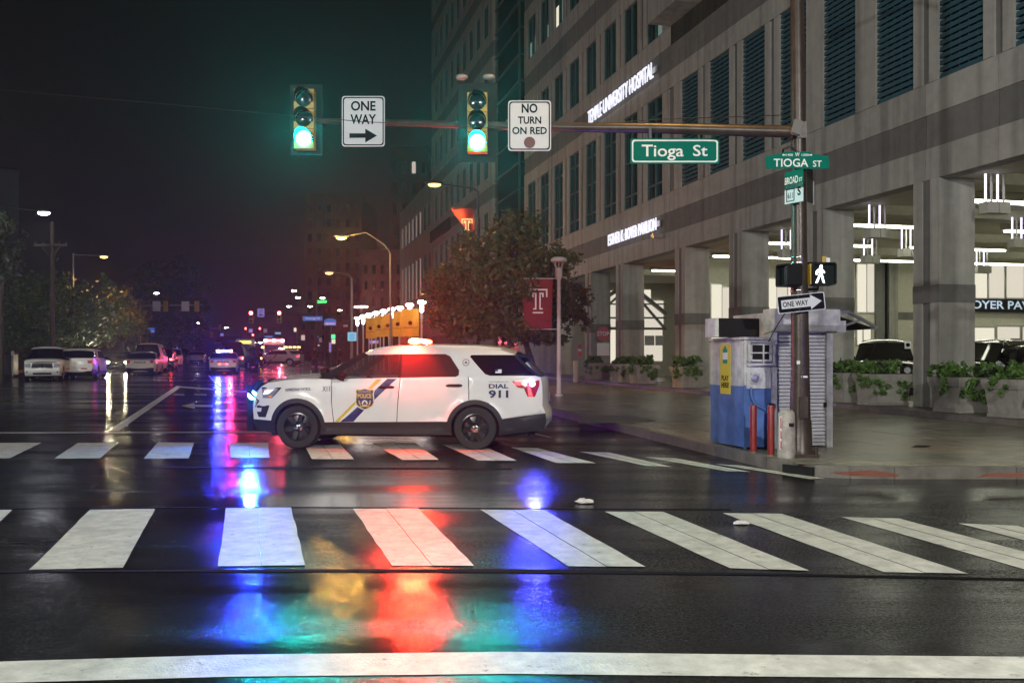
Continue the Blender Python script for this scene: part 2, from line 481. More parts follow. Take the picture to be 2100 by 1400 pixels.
# ------------------------------------------------------------------ lettering
TXT = {}
def text_data(s, bold, ext):
    k = (s, bold, ext)
    if k not in TXT:
        cu = bpy.data.curves.new('lettering', 'FONT')
        cu.body = s; cu.size = 1; cu.offset = bold; cu.resolution_u = 3; cu.extrude = ext
        o = bpy.data.objects.new('lettering', cu); COL.objects.link(o)
        dg = bpy.context.evaluated_depsgraph_get()
        me = bpy.data.meshes.new_from_object(o.evaluated_get(dg))
        v = np.array([tuple(p.co) for p in me.vertices]); fa = [tuple(p.vertices) for p in me.polygons]
        bpy.data.objects.remove(o); bpy.data.curves.remove(cu); bpy.data.meshes.remove(me)
        TXT[k] = (v, fa)
    return TXT[k]
def lettering(name, s, mkey, parent, c, w, h, xd=(1, 0, 0), zd=(0, 0, 1), bold=0.02, thick=0.0, fn=None, shear=0.0):
    """text centred at c, w wide and h tall on the plane xd, zd; fn maps a point (x, z) to a surface"""
    v, fa = text_data(s, bold, 0.5 if thick else 0.0)
    lo, hi = v.min(0), v.max(0)
    u = (v - (lo + hi) / 2)
    k0 = 1.0 / max(hi[0] - lo[0], 1e-6); k1 = 1.0 / max(hi[1] - lo[1], 1e-6)
    if w is None: w = h * k1 / k0
    if h is None: h = w * k0 / k1
    xd = Vector(xd); zd = Vector(zd); nd = xd.cross(zd)
    mb = MB()
    for p in u:
        x = p[0] * k0 * w; z = p[1] * k1 * h + x * shear
        if fn: mb.v.append(tuple(fn(c[0] + x, c[1] + z)))
        else: mb.v.append(tuple(Vector(c) + xd * x + zd * z + nd * (p[2] * thick)))
    mb.f = [tuple(f) for f in fa]
    return obj(name, mb, mkey, parent)

def rrect(w, h, r, n=4):
    out = []
    for cx, cz, a0 in ((w / 2 - r, h / 2 - r, 0), (-w / 2 + r, h / 2 - r, 90), (-w / 2 + r, -h / 2 + r, 180), (w / 2 - r, -h / 2 + r, 270)):
        for i in range(n + 1):
            a = R(a0 + 90 * i / n)
            out.append((cx + r * math.cos(a), cz + r * math.sin(a)))
    return out
def ring(poly, k, y0, y1, mb=None):
    """frame between a polygon and the same polygon shrunk by k"""
    mb = mb or MB()
    n = len(poly)
    w = max(p[0] for p in poly); h = max(p[1] for p in poly)
    inn = [(x * (w - k) / w, z * (h - k) / h) for x, z in poly]
    for i in range(n):
        j = (i + 1) % n
        a, b, c, d = poly[i], poly[j], inn[j], inn[i]
        mb.quadbox([(a[0], y0, a[1]), (b[0], y0, b[1]), (c[0], y0, c[1]), (d[0], y0, d[1]), (a[0], y1, a[1]), (b[0], y1, b[1]), (c[0], y1, c[1]), (d[0], y1, d[1])])
    return mb

# ------------------------------------------------------------------ foliage
def leaves(name, mkey, parent, blobs, n, size, seed=1, flat=0.0, loc=(0, 0, 0)):
    """leaf-sized faces through the volume of a crown made of clumps (x, y, z, rx, ry, rz)"""
    rng = np.random.default_rng(seed)
    b = np.array(blobs, float)
    wt = b[:, 3] * b[:, 4] * b[:, 5]; wt /= wt.sum()
    # each blob is broken into twig clumps
    nt = max(8, n // 26)
    ci = rng.choice(len(b), nt, p=wt)
    d = rng.normal(size=(nt, 3)); d /= np.linalg.norm(d, axis=1)[:, None]
    rad = rng.random(nt) ** 0.42
    cen = b[ci, :3] + d * b[ci, 3:6] * rad[:, None]
    csz = b[ci, 3:6].mean(1) * rng.uniform(0.10, 0.26, nt)
    k = rng.integers(0, nt, n)
    p = cen[k] + rng.normal(size=(n, 3)) * csz[k][:, None] * 0.6
    a = rng.normal(size=(n, 3)); a /= np.linalg.norm(a, axis=1)[:, None]
    c = np.cross(a, rng.normal(size=(n, 3))); c /= np.linalg.norm(c, axis=1)[:, None]
    sz = size * rng.uniform(0.55, 1.3, n)[:, None]
    q = np.stack([p - a * sz, p + c * sz * 0.45 - a * sz * .1, p + a * sz, p - c * sz * 0.45 - a * sz * .1], 1).reshape(-1, 3)
    me = bpy.data.meshes.new(name)
    me.vertices.add(4 * n); me.loops.add(4 * n); me.polygons.add(n)
    me.vertices.foreach_set('co', q.astype(np.float32).ravel())
    me.loops.foreach_set('vertex_index', np.arange(4 * n, dtype=np.int32))
    me.polygons.foreach_set('loop_start', np.arange(0, 4 * n, 4, dtype=np.int32))
    me.update(calc_edges=True)
    me.materials.append(M[mkey])
    return link(name, me, parent, loc)
def tree(label, cat_group, base, blobs, n, size, lk, trunk_r, fork, seed, lean=0.0, second=None, cat='tree'):
    """blobs relative to the base"""
    t = thing('street_tree', label, cat, base, 0, cat_group)
    rnd = random.Random(seed)
    mb = MB()
    top = Vector((lean, 0, fork))
    mb.tube([(0, 0, -0.1), (0.02, 0, fork * .3), (lean * .5, .03, fork * .65), top], [trunk_r * 1.25, trunk_r, trunk_r * .85, trunk_r * .7], 9)
    for bl in blobs:
        e = Vector(bl[:3]); mid = top.lerp(e, .5) + Vector((rnd.uniform(-.2, .2), rnd.uniform(-.2, .2), .25))
        mb.tube([top - Vector((0, 0, .15)), mid, e], [trunk_r * .5, trunk_r * .32, trunk_r * .12], 6)
        for k in range(3):
            e2 = e + Vector((rnd.uniform(-1, 1) * bl[3], rnd.uniform(-1, 1) * bl[4], rnd.uniform(-.4, .9) * bl[5])) * .8
            mb.tube([mid, mid.lerp(e2, .6) + Vector((0, 0, .1)), e2], [trunk_r * .25, trunk_r * .15, trunk_r * .05], 5)
    obj('trunk', mb, 'bark', t, True)
    cr = leaves('crown', lk, t, blobs, n, size, seed)
    if second:
        leaves('leaf_cluster', second, cr, [(b[0] * 1.02, b[1] - .1, b[2], b[3], b[4], b[5]) for b in blobs], n // 3, size, seed + 50)
    return t

# ------------------------------------------------------------------ people
def figure(joints, edges, radii, mkey, name, parent, sub=2):
    bm = bmesh.new(); sk = bm.verts.layers.skin.verify()
    vs = []
    for j, r in zip(joints, radii):
        v = bm.verts.new(j); v[sk].radius = (r, r) if not isinstance(r, tuple) else r
        vs.append(v)
    vs[0][sk].use_root = True
    for a, b in edges: bm.edges.new((vs[a], vs[b]))
    me = bpy.data.meshes.new('figure'); bm.to_mesh(me); bm.free()
    o = bpy.data.objects.new('figure', me); COL.objects.link(o)
    o.modifiers.new('skin', 'SKIN')
    sb = o.modifiers.new('sub', 'SUBSURF'); sb.levels = sub
    dg = bpy.context.evaluated_depsgraph_get()
    m2 = bpy.data.meshes.new_from_object(o.evaluated_get(dg))
    bpy.data.objects.remove(o); bpy.data.meshes.remove(me)
    m2.materials.clear(); m2.materials.append(M[mkey])
    m2.polygons.foreach_set('use_smooth', [True] * len(m2.polygons))
    return link(name, m2, parent)
def person(label, loc, rz, pose='stand', h=1.75, group=None):
    t = thing('person', label, 'person', loc, rz, group)
    k = h / 1.75
    if pose == 'sit':
        J = [(0, 0, .12), (0, .02, .38), (0, .0, .58), (0, -.02, .66), (.20, 0, .56), (.24, -.12, .32), (.14, -.38, .34), (-.20, 0, .56), (-.24, -.12, .32), (-.14, -.38, .34), (.1, -.4, .14), (-.1, -.4, .14)]
        E = [(0, 1), (1, 2), (2, 3), (2, 4), (4, 5), (5, 6), (2, 7), (7, 8), (8, 9), (0, 10), (0, 11)]
        RR = [.16, .15, .14, .06, .075, .055, .04, .075, .055, .04, .085, .085]
        hz = .80
    else:
        st = .16 if pose == 'walk' else .04
        J = [(0, 0, .95), (0, .01, 1.2), (0, .0, 1.42), (0, 0, 1.5),
             (.19, 0, 1.40), (.25, .04, 1.13), (.23, -.10, .90), (-.19, 0, 1.40), (-.25, .04, 1.13), (-.23, -.02, .88),
             (.10, 0, .90), (.11, -st, .50), (.12, -st * .8, .08), (.12, -st - .12, .04), (-.10, 0, .90), (-.11, st * .6, .50), (-.12, st * 1.5, .09), (-.12, st * 1.5 - .14, .04)]
        E = [(0, 1), (1, 2), (2, 3), (2, 4), (4, 5), (5, 6), (2, 7), (7, 8), (8, 9), (0, 10), (10, 11), (11, 12), (12, 13), (0, 14), (14, 15), (15, 16), (16, 17)]
        RR = [.15, .145, .15, .06, .08, .058, .042, .08, .058, .042, .10, .072, .05, .04, .10, .072, .05, .04]
        hz = 1.62
    J = [tuple(c * k for c in j) for j in J]
    figure(J, E, RR, 'cloth', 'body', t)
    hd = MB().ball((0, -.01, hz * k), .078, .095, .115, 14, 9)
    hd.ball((0, -.105, (hz - .015) * k), .014, .02, .022, 6, 4)
    for sx_ in (-1, 1): hd.ball((sx_ * .078, 0, hz * k), .012, .025, .032, 6, 4)
    ho = obj('head', hd, 'skin', t, True)
    obj('hair', MB().ball((0, .012, (hz + .03) * k), .085, .098, .10, 12, 7), 'cloth', ho, True)
    for sx_ in (-1, 1):
        if pose != 'sit':
            hb = MB().ball((sx_ * .23 * k, -.08 if sx_ > 0 else -.02, .84 * k), .035, .03, .05, 8, 5)
            for q in range(4): hb.bar((sx_ * .23 * k + (q - 1.5) * .016, -.07 if sx_ > 0 else -.02, .82 * k), (sx_ * .23 * k + (q - 1.5) * .016, -.08 if sx_ > 0 else -.03, .75 * k), .013)
            obj('hand', hb, 'skin', t)
    return t
# ------------------------------------------------------------------ cars
def inpoly(x, z, p):
    r = False; n = len(p); j = n - 1
    for i in range(n):
        if (p[i][1] > z) != (p[j][1] > z) and x < (p[j][0] - p[i][0]) * (z - p[i][1]) / (p[j][1] - p[i][1] + 1e-12) + p[i][0]: r = not r
        j = i
    return r
def cdt(loops, lines, step):
    """triangulate closed loops plus open constraint lines with grid points inside the first loop"""
    V, E = [], []
    for lp in loops:
        b = len(V); V += [Vector(p) for p in lp]
        E += [(b + i, b + (i + 1) % len(lp)) for i in range(len(lp))]
    for ln in lines:
        b = len(V); V += [Vector(p) for p in ln]
        E += [(b + i, b + i + 1) for i in range(len(ln) - 1)]
    o = loops[0]
    x0 = min(p[0] for p in o); x1 = max(p[0] for p in o); z0 = min(p[1] for p in o); z1 = max(p[1] for p in o)
    nx = max(1, int((x1 - x0) / step)); nz = max(1, int((z1 - z0) / step))
    for i in range(1, nx):
        for j in range(1, nz):
            x = x0 + (x1 - x0) * i / nx; z = z0 + (z1 - z0) * (j + .3 * (i % 2)) / nz
            if inpoly(x, z, o): V.append(Vector((x, z)))
    vs, es, fs_, a, b2, c = delaunay_2d_cdt(V, E, [], 0, 1e-4)
    tri = []
    for f in fs_:
        cx = sum(vs[i][0] for i in f) / len(f); cz = sum(vs[i][1] for i in f) / len(f)
        if inpoly(cx, cz, o): tri.append((tuple(f), cx, cz))
    return vs, tri

def arc(c, r, a0, a1, n=14):
    return [(c[0] + r * math.cos(R(a0 + (a1 - a0) * i / n)), c[1] + r * math.sin(R(a0 + (a1 - a0) * i / n))) for i in range(n + 1)]

def interp(pl, x):
    return float(np.interp(x, [p[0] for p in pl], [p[1] for p in pl]))

def k(cx, cy): return ((cx / 2.8 - 371) / 123.0, (271 - cy / 2.8) / 123.0)
def kk(*p): return [k(*q) for q in p]
SUV = dict(
    nose=kk((204, 655), (184, 628), (174, 592), (170, 545), (172, 515), (188, 455), (212, 420), (235, 398)),
    hood=kk((235, 398), (280, 377), (400, 360), (500, 352), (585, 351)),
    belt=kk((585, 351), (662, 355), (800, 350), (1060, 345), (1400, 340), (1590, 333), (1840, 333), (1868, 340)),
    tail=kk((1868, 340), (1876, 370), (1880, 430), (1880, 505), (1896, 540), (1900, 575), (1898, 605), (1866, 645)),
    ws=kk((585, 351), (640, 318), (745, 256), (850, 203)),
    roof=kk((850, 203), (890, 190), (960, 177), (1100, 169), (1300, 168), (1500, 172), (1640, 186), (1725, 213)),
    rw=kk((1725, 213), (1790, 268), (1868, 340)),
    win=[('front_side_window', kk((668, 352), (740, 300), (872, 214), (1060, 209), (1050, 345), (800, 350))),
         ('rear_side_window', kk((1072, 209), (1322, 209), (1350, 222), (1404, 302), (1402, 330), (1384, 339), (1064, 345))),
         ('quarter_window', kk((1464, 224), (1472, 214), (1706, 214), (1835, 331), (1580, 332), (1552, 322), (1490, 255)))],
    wheels=[k(462, 630), k(1497, 634)], wr=.372, arch=.405, flare=.482, sill=k(0, 672)[1],
    clad=kk((170, 592), (600, 602), (1370, 594), (1630, 580), (1910, 545)),
    seams=[kk((664, 357), (664, 480), (676, 602)), kk((1064, 347), (1052, 480), (1045, 598)), kk((1458, 339), (1462, 420), (1462, 468))],
    names=['front_fender', 'front_door', 'rear_door', 'quarter_panel'], width=.985, bulge=.16, taper=.27)
SEDAN = dict(
    nose=[(-2.42, .22), (-2.52, .40), (-2.53, .55), (-2.46, .70), (-2.36, .76)],
    hood=[(-2.36, .76), (-1.9, .90), (-1.3, .99), (-1.1, 1.01)],
    belt=[(-1.1, 1.01), (0, 1.0), (1.3, 1.04), (1.75, 1.07)],
    tail=[(2.42, 1.03), (2.5, .98), (2.53, .75), (2.58, .62), (2.57, .40), (2.48, .25)],
    trunk=[(1.75, 1.07), (2.1, 1.08), (2.42, 1.03)],
    ws=[(-1.1, 1.01), (-.65, 1.27), (-.28, 1.43)],
    roof=[(-.28, 1.43), (.05, 1.49), (.5, 1.50), (.9, 1.46), (1.05, 1.43)],
    rw=[(1.05, 1.43), (1.4, 1.26), (1.75, 1.07)],
    win=[('side_window', [(-.85, 1.04), (-.25, 1.38), (.30, 1.42), (.30, 1.03)]), ('side_window', [(.38, 1.03), (.38, 1.42), (.85, 1.40), (1.35, 1.07)])],
    wheels=[(-1.55, .34), (1.40, .34)], wr=.34, arch=.385, flare=None, sill=.20, clad=None, seams=[], names=['body'], width=.95, bulge=.16, taper=.20)
BOXSUV = dict(
    nose=[(-2.28, .30), (-2.38, .45), (-2.40, .62), (-2.36, .80), (-2.30, .98)],
    hood=[(-2.30, .98), (-2.1, 1.06), (-1.5, 1.12), (-1.05, 1.14)],
    belt=[(-1.05, 1.14), (0, 1.13), (2.36, 1.13)],
    tail=[(2.36, 1.13), (2.42, 1.0), (2.42, .75), (2.48, .62), (2.46, .42), (2.36, .32)],
    ws=[(-1.05, 1.14), (-.7, 1.45), (-.42, 1.70)],
    roof=[(-.42, 1.70), (-.1, 1.79), (.6, 1.81), (1.6, 1.80), (2.10, 1.74)],
    rw=[(2.10, 1.74), (2.22, 1.45), (2.36, 1.13)],
    win=[('side_window', [(-.82, 1.18), (-.38, 1.62), (.30, 1.68), (.30, 1.17)]), ('side_window', [(.40, 1.17), (.40, 1.68), (1.2, 1.68), (1.28, 1.17)]), ('side_window', [(1.4, 1.2), (1.36, 1.68), (1.98, 1.66), (2.12, 1.22)])],
    wheels=[(-1.45, .38), (1.45, .38)], wr=.38, arch=.43, flare=None, sill=.27, clad=None, seams=[], names=['body'], width=.95, bulge=.07, taper=.12)
VAN = dict(
    nose=[(-2.6, .30), (-2.72, .5), (-2.72, .75), (-2.6, 1.0)],
    hood=[(-2.6, 1.0), (-2.2, 1.12), (-1.9, 1.16)],
    belt=[(-1.9, 1.16), (0, 1.16), (2.72, 1.16)],
    tail=[(2.72, 1.16), (2.75, .8), (2.78, .6), (2.76, .4), (2.65, .32)],
    ws=[(-1.9, 1.16), (-1.5, 1.62), (-1.25, 1.95)],
    roof=[(-1.25, 1.95), (-.9, 2.08), (0, 2.12), (1.8, 2.12), (2.6, 2.06)],
    rw=[(2.6, 2.06), (2.68, 1.6), (2.72, 1.16)],
    win=[('side_window', [(-1.65, 1.22), (-1.2, 1.85), (-.55, 1.88), (-.55, 1.22)]), ('side_window', [(-.4, 1.25), (-.4, 1.85), (.9, 1.85), (.9, 1.25)])],
    wheels=[(-1.75, .38), (1.7, .38)], wr=.38, arch=.43, flare=None, sill=.28, clad=None, seams=[], names=['body'], width=.98, bulge=.06, taper=.08)

class Car:
    def __init__(s, sp, name, label, cat, loc, rz, paint='white_far', glass='tint_glass', step=.14, group=None, inside=False, top='white_far', black_pillars=True, rim='chrome', detail=False):
        s.sp = sp; s.paint = paint; s.detail = detail
        t = s.t = thing(name, label, cat, loc, 0, group)
        t.rotation_euler = (Matrix.Rotation(math.atan(GR), 3, 'X') @ Matrix.Rotation(rz, 3, 'Z')).to_euler()
        s.xf = min(p[0] for p in sp['nose']); s.xr = max(p[0] for p in sp['tail'])
        nose, hood, belt, tail = sp['nose'], sp['hood'], sp['belt'], sp['tail']
        topline = hood + belt[1:] + sp.get('trunk', [])[1:] 
        low = []
        (fx, fz), (bx, bz) = sp['wheels']; ar = sp['arch']; sl = sp['sill']
        af = math.degrees(math.asin(max(-1, min(1, (sl - fz) / ar)))); ab = math.degrees(math.asin(max(-1, min(1, (sl - bz) / ar))))
        low += arc((bx, bz), ar, ab, 180 - ab) + arc((fx, fz), ar, af, 180 - af)
        body = nose + topline[1:] + tail[1:] + low
        lines = list(sp['seams'])
        if sp['flare']:
            lines += [arc((fx, fz), sp['flare'], -8, 188, 20), arc((bx, bz), sp['flare'], -8, 188, 20)]
            cl = sp['clad']
            lines += [[cl[0], cl[1]], [cl[1], cl[2]], [cl[3], cl[4]]]
            lines = [[p for p in ln] for ln in lines]
        vs, tri = cdt([body], lines, step)
        zones = {}
        for f, cx, cz in tri:
            z = None
            if sp['flare'] and (min(math.dist((cx, cz), (fx, fz)), math.dist((cx, cz), (bx, bz))) < sp['flare'] or cz < interp(sp['clad'], cx)): z = ('cladding', 'plastic')
            else:
                n = 0
                for se in sp['seams']:
                    if cx > float(np.interp(-cz, [-p[1] for p in se], [p[0] for p in se])): n += 1
                z = (sp['names'][min(n, len(sp['names']) - 1)], paint)
            zones.setdefault(z, []).append(f)
        # upper body
        gh = sp['ws'] + sp['roof'][1:] + sp['rw'][1:] + list(reversed(belt[1:]))
        if 'trunk' in sp: gh = sp['ws'] + sp['roof'][1:] + sp['rw'][1:] + list(reversed(belt[1:-1]))
        wins = [w[1] for w in sp['win']]
        vs2, tri2 = cdt([gh] + wins, [], step)
        z2 = {}
        wx0 = wins[0][-1][0] if False else max(p[0] for p in wins[0]); wl = wins[-1]
        for f, cx, cz in tri2:
            hit = [i for i, w in enumerate(wins) if inpoly(cx, cz, w)]
            if hit: z = (sp['win'][hit[0]][0], glass)
            else:
                blk = black_pillars and ((cx < wins[0][2][0] + .02 and cz < wins[0][2][1] + .02) or (wx0 - .03 < cx < wx0 + .13 and cz < wins[0][2][1] + .02) or (cx > max(p[0] for p in wl) - .42 and cz < max(p[1] for p in wl) + .004 and sp is SUV))
                z = (('front_pillar' if cx < wins[0][2][0] + .02 else 'middle_pillar' if cx < wx0 + .2 else 'rear_pillar'), 'black') if blk else ('upper_body', paint)
            z2.setdefault(z, []).append(f)
        s.parts = {}
        for sgn in (-1, 1):
            for (vv, zz) in ((vs, zones), (vs2, z2)):
                for (nm, mk), fl in zz.items():
                    s.parts[(nm, sgn)] = s.emit(nm, mk, vv, fl, sgn, glass=(vv is vs2 and mk == glass))
        # lofted skins
        ttop = sp.get('trunk')
        s.loft('bonnet', paint, hood, cz=.07, cx=-sp['bulge'] * .0)
        s.front_c = s.loft('front_bumper', paint if not sp['clad'] else paint, nose, cx=-sp['bulge'])
        s.loft('windscreen', 'tint_glass' if not inside else glass, sp['ws'], cx=-.16, cz=.02)
        s.loft('roof', top, sp['roof'], cz=.055)
        s.loft('rear_window', 'tint_glass', sp['rw'], cx=.06, cz=.01)
        if ttop: s.loft('boot_lid', paint, ttop, cz=.03)
        s.loft('tailgate', paint, tail, cx=.07)
        ub = MB()
        ub.box(s.xf + .35, s.xr - .3, -.80, .80, sl - .04, sl + .12)
        ub.box(fx + ar, bx - ar, -.88, .88, sl - .02, min(belt[0][1], .95) - .12)
        ub.box(s.xf + .3, fx - ar + .02, -.62, .62, sl, .7); ub.box(bx + ar, s.xr - .2, -.72, .72, sl, .85)
        ub.box(fx - ar, fx + ar, -.62, .62, sl, .74); ub.box(bx - ar, bx + ar, -.66, .66, sl, .82)
        obj('underbody', ub, 'black', t)
        s.wheel(rim)
        if inside: s.interior()
    def hw(s, x, z):
        sp = s.sp; w = sp['width']; bl = sp['belt'][0][1]
        if z > bl: w = w - .02 - .24 * (z - bl)
        rt = max(p[1] for p in sp['roof']) - .13
        if z > rt: w -= (z - rt) ** 2 * 7
        if z < .5: w -= .10 * (.5 - z)
        w -= .02 * min(1, abs(z - .75) / .4) ** 2 if z < bl else 0
        lf = .95
        if x < s.xf + lf: w *= 1 - sp['taper'] * ((s.xf + lf - x) / lf) ** 2.4
        if x > s.xr - .7: w *= 1 - .55 * sp['taper'] * ((x - s.xr + .7) / .7) ** 2.4
        if sp['flare']:
            d = min(math.dist((x, z), c) for c in sp['wheels'])
            if d < sp['flare'] + .02: w += .022
        return w
    def emit(s, nm, mk, vs, fl, sgn, glass=False):
        idx = {}; mb = MB()
        off = -.012 if glass else 0
        seam_x = [(se, i) for i, se in enumerate(s.sp['seams'])]
        for f in fl:
            q = []
            for i in f:
                if i not in idx:
                    idx[i] = len(mb.v); x, z = vs[i]
                    if s.detail and nm in s.sp['names']:
                        n = s.sp['names'].index(nm)
                        for se, j in seam_x:
                            sx_ = float(np.interp(-z, [-p[1] for p in se], [p[0] for p in se]))
                            if abs(x - sx_) < .004: x += -.006 if n <= j else .006
                    mb.v.append((x, sgn * (s.hw(*vs[i]) + off), z))
                q.append(idx[i])
            mb.f.append(tuple(q) if sgn < 0 else tuple(reversed(q)))
        return obj(nm, mb, mk, s.t, True)
    def loft(s, nm, mk, path, cx=0.0, cz=0.0, n=12):
        # resample path
        rows = []
        for i, (x, z) in enumerate(path):
            h = s.hw(x, z)
            rows.append([(x + cx * (1 - (j / n * 2 - 1) ** 2), h * (j / n * 2 - 1), z + cz * (1 - abs(j / n * 2 - 1) ** 3)) for j in range(n + 1)])
        return obj(nm, MB().grid(rows), mk, s.t, True)
    def side(s, x, z, off=.006, sgn=-1):
        return (x, sgn * (s.hw(x, z) + off), z)
    def patch(s, nm, mk, poly, off=.006, sgn=-1, step=.07, parent=None, holes=()):
        vs, tri = cdt([poly] + list(holes), [], step)
        mb = MB(); mb.v = [s.side(v[0], v[1], off, sgn) for v in vs]
        mb.f = [f if sgn < 0 else tuple(reversed(f)) for f, cx, cz in tri if not any(inpoly(cx, cz, h) for h in holes)]
        return obj(nm, mb, mk, parent or s.t, True)
    def endx(s, y, z, rear):
        path = s.sp['tail'] if rear else s.sp['nose']
        pp = sorted(path, key=lambda p: p[1])
        x = float(np.interp(z, [p[1] for p in pp], [p[0] for p in pp]))
        h = s.hw(x, z); q = min(1, abs(y) / h)
        return x + (.07 if rear else -s.sp['bulge']) * (1 - q * q)
    def epatch(s, nm, mk, poly, rear, off=.012, parent=None, step=.12):
        vs, tri = cdt([poly], [], step)
        sg = 1 if rear else -1
        mb = MB(); mb.v = [(s.endx(v[0], v[1], rear) + sg * off, v[0], v[1]) for v in vs]
        mb.f = [f if rear else tuple(reversed(f)) for f, cx, cz in tri]
        return obj(nm, mb, mk, parent or s.t, True)
    def wheel(s, rim):
        w = s.sp['wr']
        if ('w', w, rim) not in UNIT:
            ty = MB().lathe([(w * .62, -.11), (w * .72, -.122), (w * .93, -.118), (w * .99, -.085), (w, -.04), (w, .04), (w * .99, .085), (w * .93, .118), (w * .62, .118)], 32, axis='y', cap=False).mesh('tyre', M['rubber'], True)
            rb = MB().lathe([(w * .645, -.115), (w * .60, -.118), (w * .56, -.07), (w * .55, .05)], 28, axis='y', cap=False)
            rb.lathe([(w * .56, -.03), (w * .30, -.05), (.001, -.052)], 28, axis='y', cap=False)
            for i in range(6):
                a = R(60 * i + 14); d = Vector((math.cos(a), 0, math.sin(a)))
                rb.bar(d * w * .2 + Vector((0, -.075, 0)), d * w * .58 + Vector((0, -.085, 0)), .075, .03, up=Vector((0, 1, 0)))
            rb = rb.mesh('rim', M['rim_black'] if rim == 'black' else M['alum'], True)
            hb = MB().lathe([(w * .215, -.07), (w * .215, -.10), (w * .17, -.118), (w * .07, -.128), (.001, -.13)], 18, axis='y')
            for i in range(5):
                a = R(72 * i); hb.ball((w * .13 * math.cos(a), -.117, w * .13 * math.sin(a)), .017, .017, .017, 6, 4)
            hb = hb.mesh('hub_cap', M['chrome'], True)
            UNIT[('w', w, rim)] = (ty, rb, hb)
        ty, rb, hb = UNIT[('w', w, rim)]
        for wx, wz in s.sp['wheels']:
            for sg in (-1, 1):
                wo = link('wheel', ty, s.t, (wx, sg * (s.sp['width'] - .13), s.sp['wr']), (0, 0, 0 if sg < 0 else math.pi))
                link('rim', rb, wo); link('hub_cap', hb, wo)
    def interior(s):
        for y in (-.42, .42):
            for x in (-.02, .95):
                b = MB().box(x - .25, x + .25, y - .25, y + .25, .62, .78)
                b.quadbox([(x + .18, y - .24, .78), (x + .30, y - .24, .78), (x + .30, y + .24, .78), (x + .18, y + .24, .78), (x + .36, y - .19, 1.36), (x + .46, y - .19, 1.36), (x + .46, y + .19, 1.36), (x + .36, y + .19, 1.36)])
                b.box(x + .37, x + .46, y - .12, y + .12, 1.38, 1.54)
                obj('car_seat', b, 'seat', s.t)
        b = MB().box(-1.25, -.72, -.78, .78, .75, 1.04); obj('dashboard', b, 'plastic', s.t)
        r = MB().tube([Vector((-.62 + .08 * math.cos(a), -.40 + .18 * math.sin(a), 1.02 + .17 * math.cos(a))) for a in [2 * math.pi * i / 16 for i in range(17)]], .016, 6)
        obj('steering_wheel', r, 'black', s.t)

def simple_end(c, rear, y0, y1, z0, z1): return [(y0, z0), (y1, z0), (y1, z1), (y0, z1)]
def mirrors(c, x, z, mk='black'):
    for sg in (-1, 1):
        w = c.hw(x, z)
        obj('door_mirror', MB().box(x - .06, x + .08, sg * w, sg * (w + .22), z, z + .15), mk, c.t)

